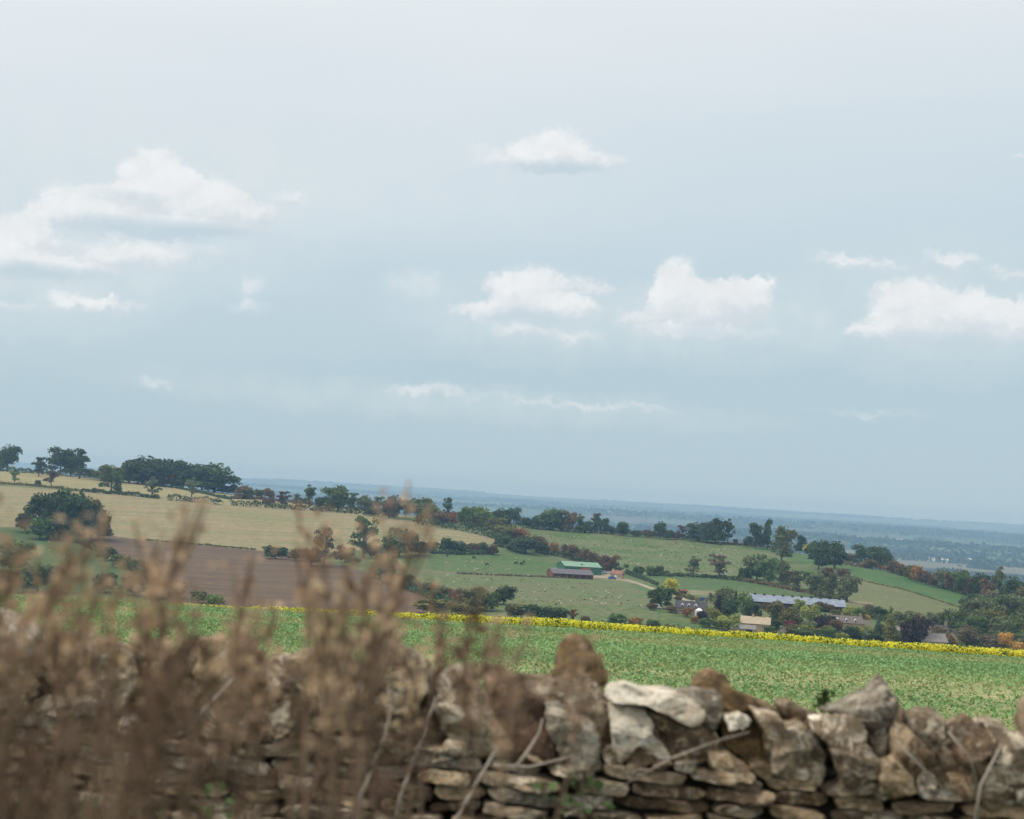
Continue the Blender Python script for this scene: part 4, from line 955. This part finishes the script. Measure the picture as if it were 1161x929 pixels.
for k in range(21):
    px = rs.uniform(-90, 190) if k % 4 < 3 else rs.uniform(190, 500)
    top = (705 if px < 190 else 765) + 110 * rs.random()
    weed(px, top, rs.uniform(1.8, 3.2), 'thin brown dead weed stalk in the blurred thicket before the left wall', G, rs.choice([SEED, SEEDD, SEEDD, SEEDD]), wide=.6 if px < 200 else .9, slim=px > 190 or k % 4 == 1)
for k in range(9):
    px = rs.choice([rs.uniform(-40, 70), rs.uniform(60, 440), rs.uniform(120, 440), rs.uniform(440, 540)])
    top = 575 + rs.uniform(0, 100) if px < 70 else 665 + rs.uniform(-15, 70) + max(0, px - 440) * .35
    weed(px, top, rs.uniform(1.9, 2.8), 'tan wispy dead weed rising among the blurred stalks at left', 'wispy tan weeds', rs.choice([SEEDT, SEEDT, SEED]), wide=rs.uniform(.6, .9), slim=True)
for k in range(20):
    px = rs.uniform(-60, 190) if k % 4 else rs.uniform(230, 330); weed(px, 750 + rs.uniform(0, 110), rs.uniform(2.0, 4.0), 'low brown dead weed in the blurred thicket before the left wall', 'low dead weeds', SEEDD, wide=.7)
TALL = [(18,545,2.1,'left edge'),(-8,560,2.0,'extreme left edge'),(40,560,2.3,None),(-20,600,2.1,None),(22,590,2.2,None),(60,640,2.6,None),(100,640,2.5,None),(140,578,2.3,'second tall one'),(158,640,2.6,None),(205,650,2.7,None),(232,628,2.5,None),(262,650,2.8,None),
        (292,622,2.6,None),(322,665,2.8,None),(355,690,2.8,None),(378,680,2.7,None),(403,580,2.6,None),(455,560,2.4,None),(487,590,2.5,None),(440,640,2.8,None),(345,600,2.7,None),(245,560,2.9,None),(555,672,3.0,None),(520,700,3.0,None),(585,712,3.1,None),(505,716,3.3,None)]
TL = ['tall tan seed head nearest the left edge, far out of focus', 'tan dead weed cut by the left picture edge', 'tan weed tip rising beside the dark copse', 'low tan weed at the left edge', 'tan weed before the small green field', 'tan weed tip left of the slope hedge', 'brown weed tip over the lower left hedge', 'tall tan weed standing before the stubble field at left', 'shorter tan weed beside the tall stubble field one',
      'tan weed before the left part of ploughed field', 'tan weed tip reaching over the ploughed field, left', 'brown weed in the lower ploughed field view', 'tan weed tip in the middle of the ploughed field view', 'brown weed right of the ploughed field middle', 'low brown weed before the right ploughed field', 'tan weed before the right end of ploughed field', 'tall tan weed before the sparse middle tree', 'tallest tan weed tip over the stubble field right end', 'tan weed tip over the pasture hedge', 'low brown weed below the tallest tips', 'brown weed tip before the hedge bushes, centre left', 'faint weed tip crossing the stubble field centre', 'tan spike weed standing over the yellow strip', 'fluffy weed left of the tan spike', 'fluffy weed right of the tan spike', 'low fluffy weed under the tan spike']
for (px, py, Y, _), lab in zip(TALL, TL):
    weed(px, py + (24 if px < 170 or px > 500 or 395 < px < 460 else 62), Y, lab, 'tall dead weeds nearest the camera', SEEDT, name='tall_dead_weed', wide=.8, slim=True)
# pale bare stems crossing the wall
def bare(pts, Y, r, label, name='bare_stem'):
    P_ = [at(x, y, Y + dy) for x, y, dy in pts]; o = P_[0]
    mb = MB().tube([p - o for p in P_], [r * (1 - .6 * i / (len(P_) - 1)) for i in range(len(P_))], 6)
    mb.build(name, PALE, None, loc=o, label=label, cat='stem', group='pale bare stems across the wall', smooth=True)
bare([(470,990,0),(520,925,.02),(545,880,.03),(565,845,.05)], 5.0, .006, 'pale stem leaning right below the big pale stone')
bare([(585,870,0),(600,850,.02),(612,830,.03),(615,815,.03)], 5.6, .006, 'short pale twig before the red brown stone')
bare([(560,868,0),(600,870,0),(640,860,.02),(672,842,.04)], 5.6, .005, 'pale twig lying across the grey lichened stone')
bare([(640,925,0),(700,895,0),(760,860,.02),(820,838,.02),(850,830,.02)], 5.5, .0035, 'long pale bramble stem below the white slab')
bare([(400,990,0),(410,900,.02),(435,840,.03),(445,800,.05)], 4.6, .005, 'upright pale stem before the left centre stones')
bare([(440,990,0),(455,900,.02),(478,840,.03),(495,790,.05)], 4.7, .005, 'second upright pale stem left of centre')
bare([(180,840,0),(215,828,0),(245,790,.02),(268,765,.03)], 4.8, .007, 'thick pale bent stem before the left wall')
bare([(1105,935,0),(1112,890,0),(1135,845,.02)], 5.6, .006, 'pale stem at the right end of the wall')
bare([(1015,840,0),(1045,870,0),(1075,900,.02)], 5.7, .004, 'thin pale stem over the dark leaning slab')
bare([(1075,830,0),(1100,860,0),(1112,905,.02)], 5.7, .004, 'thin pale stem right of the dark leaning slab')
# green growth
NET = foliage_mat('green_weed_leaf', (.07, .12, .035), .5)
def nettle(px, py, Y, label, n_=60, spread=.07, lh=.5):
    tip = at(px, py, Y); z0 = hz(tip.x, Y) if Y > 7 else -1.83; H_ = tip.z - z0
    t = thing('green_weed', label, 'weed', (tip.x, Y, z0), 0, 'green weeds by the wall')
    MB().tube([(0, 0, 0), (.01, 0, H_ * .5), (0, 0, H_)], [.005, .004, .001], 5).build('stem', STEM, t)
    z = H_ - RNG.uniform(0, 1, n_) ** 1.4 * lh; C_ = np.c_[RNG.normal(0, spread, n_), RNG.normal(0, spread, n_), z]
    V, Q = quads(C_, RNG.uniform(.010, .03, n_), np.tile(np.array([0, -.3, .8]), (n_, 1)), .4)
    link('foliage', mesh_np('foliage', V, Q, [NET]), t, kind='stuff')
nettle(938, 783, 8.2, 'small green weed poking above the wall between stones', 70, .018, .12)
nettle(1120, 822, 8.0, 'small green weed behind the wall at right', 40, .02, .08)
nettle(8, 905, 4.8, 'bright green weed at the bottom left corner', 90, .07, .4)
nettle(110, 915, 4.9, 'green weed low in the left thicket', 80, .08, .3)
nettle(660, 885, 5.6, 'green tuft growing at the wall foot near the middle', 60, .06, .3)
nettle(240, 890, 5.2, 'green leaves before the left wall courses', 50, .05, .25)
n4 = 26000
x = RNG.uniform(-5, 5, n4); y = RNG.uniform(.8, 5.7, n4); h = RNG.uniform(.1, .35, n4)
V = np.stack([np.c_[x - .004, y, x * 0 - 1.82], np.c_[x + .004, y, x * 0 - 1.82], np.c_[x + .002 + RNG.normal(0, .05, n4), y + RNG.normal(0, .05, n4), -1.82 + h], np.c_[x - .002 + RNG.normal(0, .02, n4), y + RNG.normal(0, .02, n4), -1.82 + h * .95]], 1).reshape(-1, 3)
link('verge_grass', mesh_np('verge_grass', V, np.arange(4 * n4).reshape(n4, 4), [foliage_mat('verge_blade', (.13, .18, .06), .4)]), kind='stuff', label='rough grass on the verge in front of the wall', cat='grass')

# ------------------------------------------------------------------ haze
hm = bpy.data.materials.new('haze'); hm.use_nodes = True; nt = hm.node_tree; nt.nodes.clear()
pv = N(nt, 'ShaderNodeVolumePrincipled', ins={'Color': (.37, .65, .96, 1), 'Absorption Color': (.42, .42, .42, 1), 'Density': .00011, 'Anisotropy': .0})
out = N(nt, 'ShaderNodeOutputMaterial'); nt.links.new(pv.outputs[0], out.inputs['Volume'])
mb = MB(); mb.box((0, 11000, (28 - 165) / 2), (41000, 22200, 28 + 165))
mb.build('haze', hm, None, kind='stuff', label='thin pale blue haze over the far plain', cat='haze')

# ------------------------------------------------------------------ light and sky
SUN_EL, SUN_AZ = R(54), R(258)          # azimuth clockwise from +Y (view direction): behind the camera to the left
sd = Vector((math.sin(SUN_AZ) * math.cos(SUN_EL), math.cos(SUN_AZ) * math.cos(SUN_EL), math.sin(SUN_EL)))
sl = bpy.data.lights.new('sun', 'SUN'); sl.energy = 2.0; sl.angle = R(7); sl.color = (1, .95, .87)
so_ = bpy.data.objects.new('sun', sl); COL.objects.link(so_); so_.rotation_euler = sd.to_track_quat('Z', 'Y').to_euler(); so_.location = (0, 0, 50)

w = bpy.data.worlds.new('World'); sc.world = w; w.use_nodes = True; nt = w.node_tree; nt.nodes.clear()
out = N(nt, 'ShaderNodeOutputWorld'); bg = N(nt, 'ShaderNodeBackground', ins={'Strength': .1}); nt.links.new(bg.outputs[0], out.inputs[0])
sky = N(nt, 'ShaderNodeTexSky', sky_type='NISHITA', sun_disc=False, sun_elevation=SUN_EL, sun_rotation=SUN_AZ, air_density=1.0, dust_density=1.5, ozone_density=1.5)
tc = N(nt, 'ShaderNodeTexCoord').outputs['Generated']
sp = N(nt, 'ShaderNodeSeparateXYZ', ins={0: tc})
azn = math_(nt, 'MULTIPLY', math_(nt, 'ARCTAN2', sp.outputs[0], sp.outputs[1]), F)
eln = math_(nt, 'MULTIPLY', math_(nt, 'ARCSINE', sp.outputs[2]), F)
pos_ = N(nt, 'ShaderNodeCombineXYZ', ins={0: azn, 1: eln, 2: 0.0}).outputs[0]
wob = N(nt, 'ShaderNodeTexNoise', ins={'Vector': pos_, 'Scale': .022, 'Detail': 5, 'Roughness': .6})
wob2 = N(nt, 'ShaderNodeTexNoise', ins={'Vector': pos_, 'Scale': .085, 'Detail': 3, 'Roughness': .6})
wv2 = N(nt, 'ShaderNodeVectorMath', operation='SUBTRACT', ins={0: wob2.outputs['Color'], 1: (.5, .5, .5)}).outputs[0]
wv = N(nt, 'ShaderNodeVectorMath', operation='SUBTRACT', ins={0: wob.outputs['Color'], 1: (.5, .5, .5)}).outputs[0]
pw = N(nt, 'ShaderNodeVectorMath', operation='MULTIPLY_ADD', ins={0: wv, 1: (44, 34, 0), 2: pos_}).outputs[0]
pw = N(nt, 'ShaderNodeVectorMath', operation='MULTIPLY_ADD', ins={0: wv2, 1: (20, 20, 0), 2: pw}).outputs[0]
def skyxy(px, py):
    d = ray(px, py).normalized(); return math.atan2(d.x, d.y) * F, math.asin(d.z) * F
def field(puffs, P_):
    acc = None
    for px, py, rx, ry, s in puffs:
        X, Y = skyxy(px, py)
        q = N(nt, 'ShaderNodeVectorMath', operation='MULTIPLY_ADD', ins={0: P_, 1: (1 / rx, 1 / ry, 0), 2: (-X / rx, -Y / ry, 0)}).outputs[0]
        d2 = N(nt, 'ShaderNodeVectorMath', operation='DOT_PRODUCT', ins={0: q, 1: q}).outputs['Value']
        v = math_(nt, 'MAXIMUM', math_(nt, 'MULTIPLY_ADD', d2, -s * 1.15, s * 1.25), 0)
        acc = v if acc is None else math_(nt, 'ADD', acc, v)
    return acc
PUFF = [(178,205,52,38,1),(120,228,85,24,.75),(215,228,65,34,1),(258,243,62,26,.9),(72,240,42,20,.7),(165,254,140,18,.8),(330,228,22,10,.35),
 (18,275,48,38,.9),(10,300,70,24,.9),(70,305,75,16,.7),(125,290,75,26,.5),(195,288,70,20,.4),
 (85,342,42,16,.5),(130,347,40,11,.45),(10,346,32,8,.35),(287,330,18,22,.28),(285,350,34,9,.25),
 (628,172,62,28,.75),(590,180,60,20,.55),(670,183,50,18,.55),
 (597,332,52,34,1),(558,352,52,15,.8),(635,350,58,20,.8),(668,326,40,13,.5),(475,327,48,24,.3),(620,380,90,14,.4),
 (765,326,34,36,1),(800,348,62,34,1),(842,342,42,30,.75),(722,362,30,15,.5),(862,322,20,9,.4),(800,380,100,13,.45),
 (970,299,60,12,.5),(1085,296,44,11,.5),(1148,312,40,11,.4),
 (1035,348,54,36,1),(1100,356,52,30,1),(1065,375,105,24,.9),(1155,362,40,24,.8),(972,374,20,10,.35),
 (178,438,40,8,.25),(490,442,62,10,.4),(600,455,80,8,.3),(710,463,80,6,.28),(990,469,80,7,.2),(1158,178,12,8,.4)]
FLD = None; VY = None
for px, py, rx, ry, s in PUFF:
    X, Y = skyxy(px, py)
    q = N(nt, 'ShaderNodeVectorMath', operation='MULTIPLY_ADD', ins={0: pw, 1: (1 / rx, 1 / ry, 0), 2: (-X / rx, -Y / ry, 0)}).outputs[0]
    d2 = N(nt, 'ShaderNodeVectorMath', operation='DOT_PRODUCT', ins={0: q, 1: q}).outputs['Value']
    v = math_(nt, 'MAXIMUM', math_(nt, 'MULTIPLY_ADD', d2, -s * 1.15, s * 1.25), 0)
    qy = N(nt, 'ShaderNodeVectorMath', operation='DOT_PRODUCT', ins={0: q, 1: (-.35, 1, 0)}).outputs['Value']
    FLD = v if FLD is None else math_(nt, 'ADD', FLD, v)
    VY = math_(nt, 'MULTIPLY', v, qy) if VY is None else math_(nt, 'MULTIPLY_ADD', v, qy, VY)
VY = math_(nt, 'DIVIDE', VY, math_(nt, 'MAXIMUM', FLD, .05))
nz = noise_(nt, pos_, .021, 6, .6); nzl = noise_(nt, N(nt, 'ShaderNodeVectorMath', operation='ADD', ins={0: pos_, 1: (4, 14, 0)}).outputs[0], .021, 6, .6)
gate = math_(nt, 'MINIMUM', math_(nt, 'MULTIPLY', FLD, 3), 1)
den = math_(nt, 'ADD', FLD, math_(nt, 'MULTIPLY', math_(nt, 'MULTIPLY', math_(nt, 'SUBTRACT', nz, .5), 1.1), gate))
alpha = math_(nt, 'MULTIPLY', maprange(nt, den, -.08, .80), math_(nt, 'MINIMUM', math_(nt, 'MULTIPLY_ADD', FLD, 1.1, .35), 1))
shade = math_(nt, 'MULTIPLY', math_(nt, 'SUBTRACT', nz, nzl), 1.0)
BASE = [(190,262,125,15,.75),(45,309,90,13,.6),(640,194,70,13,.6),(600,360,75,12,.4),(790,378,75,12,.35),(1065,388,95,15,.55),(140,222,60,8,.25)]
bs = math_(nt, 'MINIMUM', field(BASE, N(nt, 'ShaderNodeVectorMath', operation='MULTIPLY_ADD', ins={0: wv, 1: (20, 5, 0), 2: pos_}).outputs[0]), 1)
# clear sky: Nishita under a thin white veil that thickens upwards
vr = N(nt, 'ShaderNodeValToRGB'); cr = vr.color_ramp
el_n = math_(nt, 'ADD', sp.outputs[2], math_(nt, 'MULTIPLY', math_(nt, 'SUBTRACT', noise_(nt, N(nt, 'ShaderNodeMapping', ins={'Vector': tc, 'Scale': (3, 3, 14)}).outputs[0], 1.6, 4), .5), .05))
el_n = math_(nt, 'ADD', el_n, math_(nt, 'MULTIPLY', sp.outputs[0], -.10))
nt.links.new(math_(nt, 'MULTIPLY', el_n, 3.0, clamp=True), vr.inputs[0])
for e, (ps, c) in zip([cr.elements[0], cr.elements[1], cr.elements.new(.2), cr.elements.new(.42), cr.elements.new(.62)],
        [(0, (.485, .63, .71)), (1, (.81, .875, .885)), (.18, (.49, .64, .72)), (.40, (.62, .735, .805)), (.62, (.75, .82, .86))]):
    e.position = ps; e.color = rgb(c)
veil = N(nt, 'ShaderNodeVectorMath', operation='SCALE', ins={0: vr.outputs[0], 'Scale': 10.0}).outputs[0]
clear = mix(nt, .90, sky.outputs[0], veil)
VEIL = [(130,215,300,130,.42),(20,330,190,60,.35),(480,200,300,90,.3),(610,360,200,60,.3),(1060,350,220,90,.35),(820,370,150,60,.3),(500,455,420,25,.25)]
clear = mix(nt, math_(nt, 'MULTIPLY', math_(nt, 'MINIMUM', field(VEIL, pw), 1), maprange(nt, nz, .25, .7, .5, 1.1)), clear, (7.3, 7.95, 8.2))
over = maprange(nt, sp.outputs[2], .36, .8, 1, 1.3)
clear = N(nt, 'ShaderNodeVectorMath', operation='SCALE', ins={0: clear, 'Scale': over}).outputs[0]
cb = math_(nt, 'ADD', 8.4, math_(nt, 'MULTIPLY', shade, 2.2))
ccol = N(nt, 'ShaderNodeCombineXYZ', ins={0: cb, 1: math_(nt, 'ADD', cb, .25), 2: math_(nt, 'ADD', cb, .42)}).outputs[0]
vyn = math_(nt, 'ADD', VY, math_(nt, 'MULTIPLY', math_(nt, 'SUBTRACT', nz, .5), .8))
ccol = mix(nt, maprange(nt, vyn, -.6, .25, .8, 0), ccol, (6.0, 6.85, 7.4))
ccol = mix(nt, math_(nt, 'MULTIPLY', bs, .8), ccol, (4.9, 6.3, 7.2))
fin = mix(nt, math_(nt, 'MULTIPLY', alpha, .93), clear, ccol)
nt.links.new(fin, bg.inputs[0])

sc.view_settings.view_transform = 'Standard'; sc.view_settings.look = 'None'; sc.view_settings.gamma = 1; sc.view_settings.exposure = 0
sc.view_settings.use_curve_mapping = False
sc.render.engine = 'CYCLES'
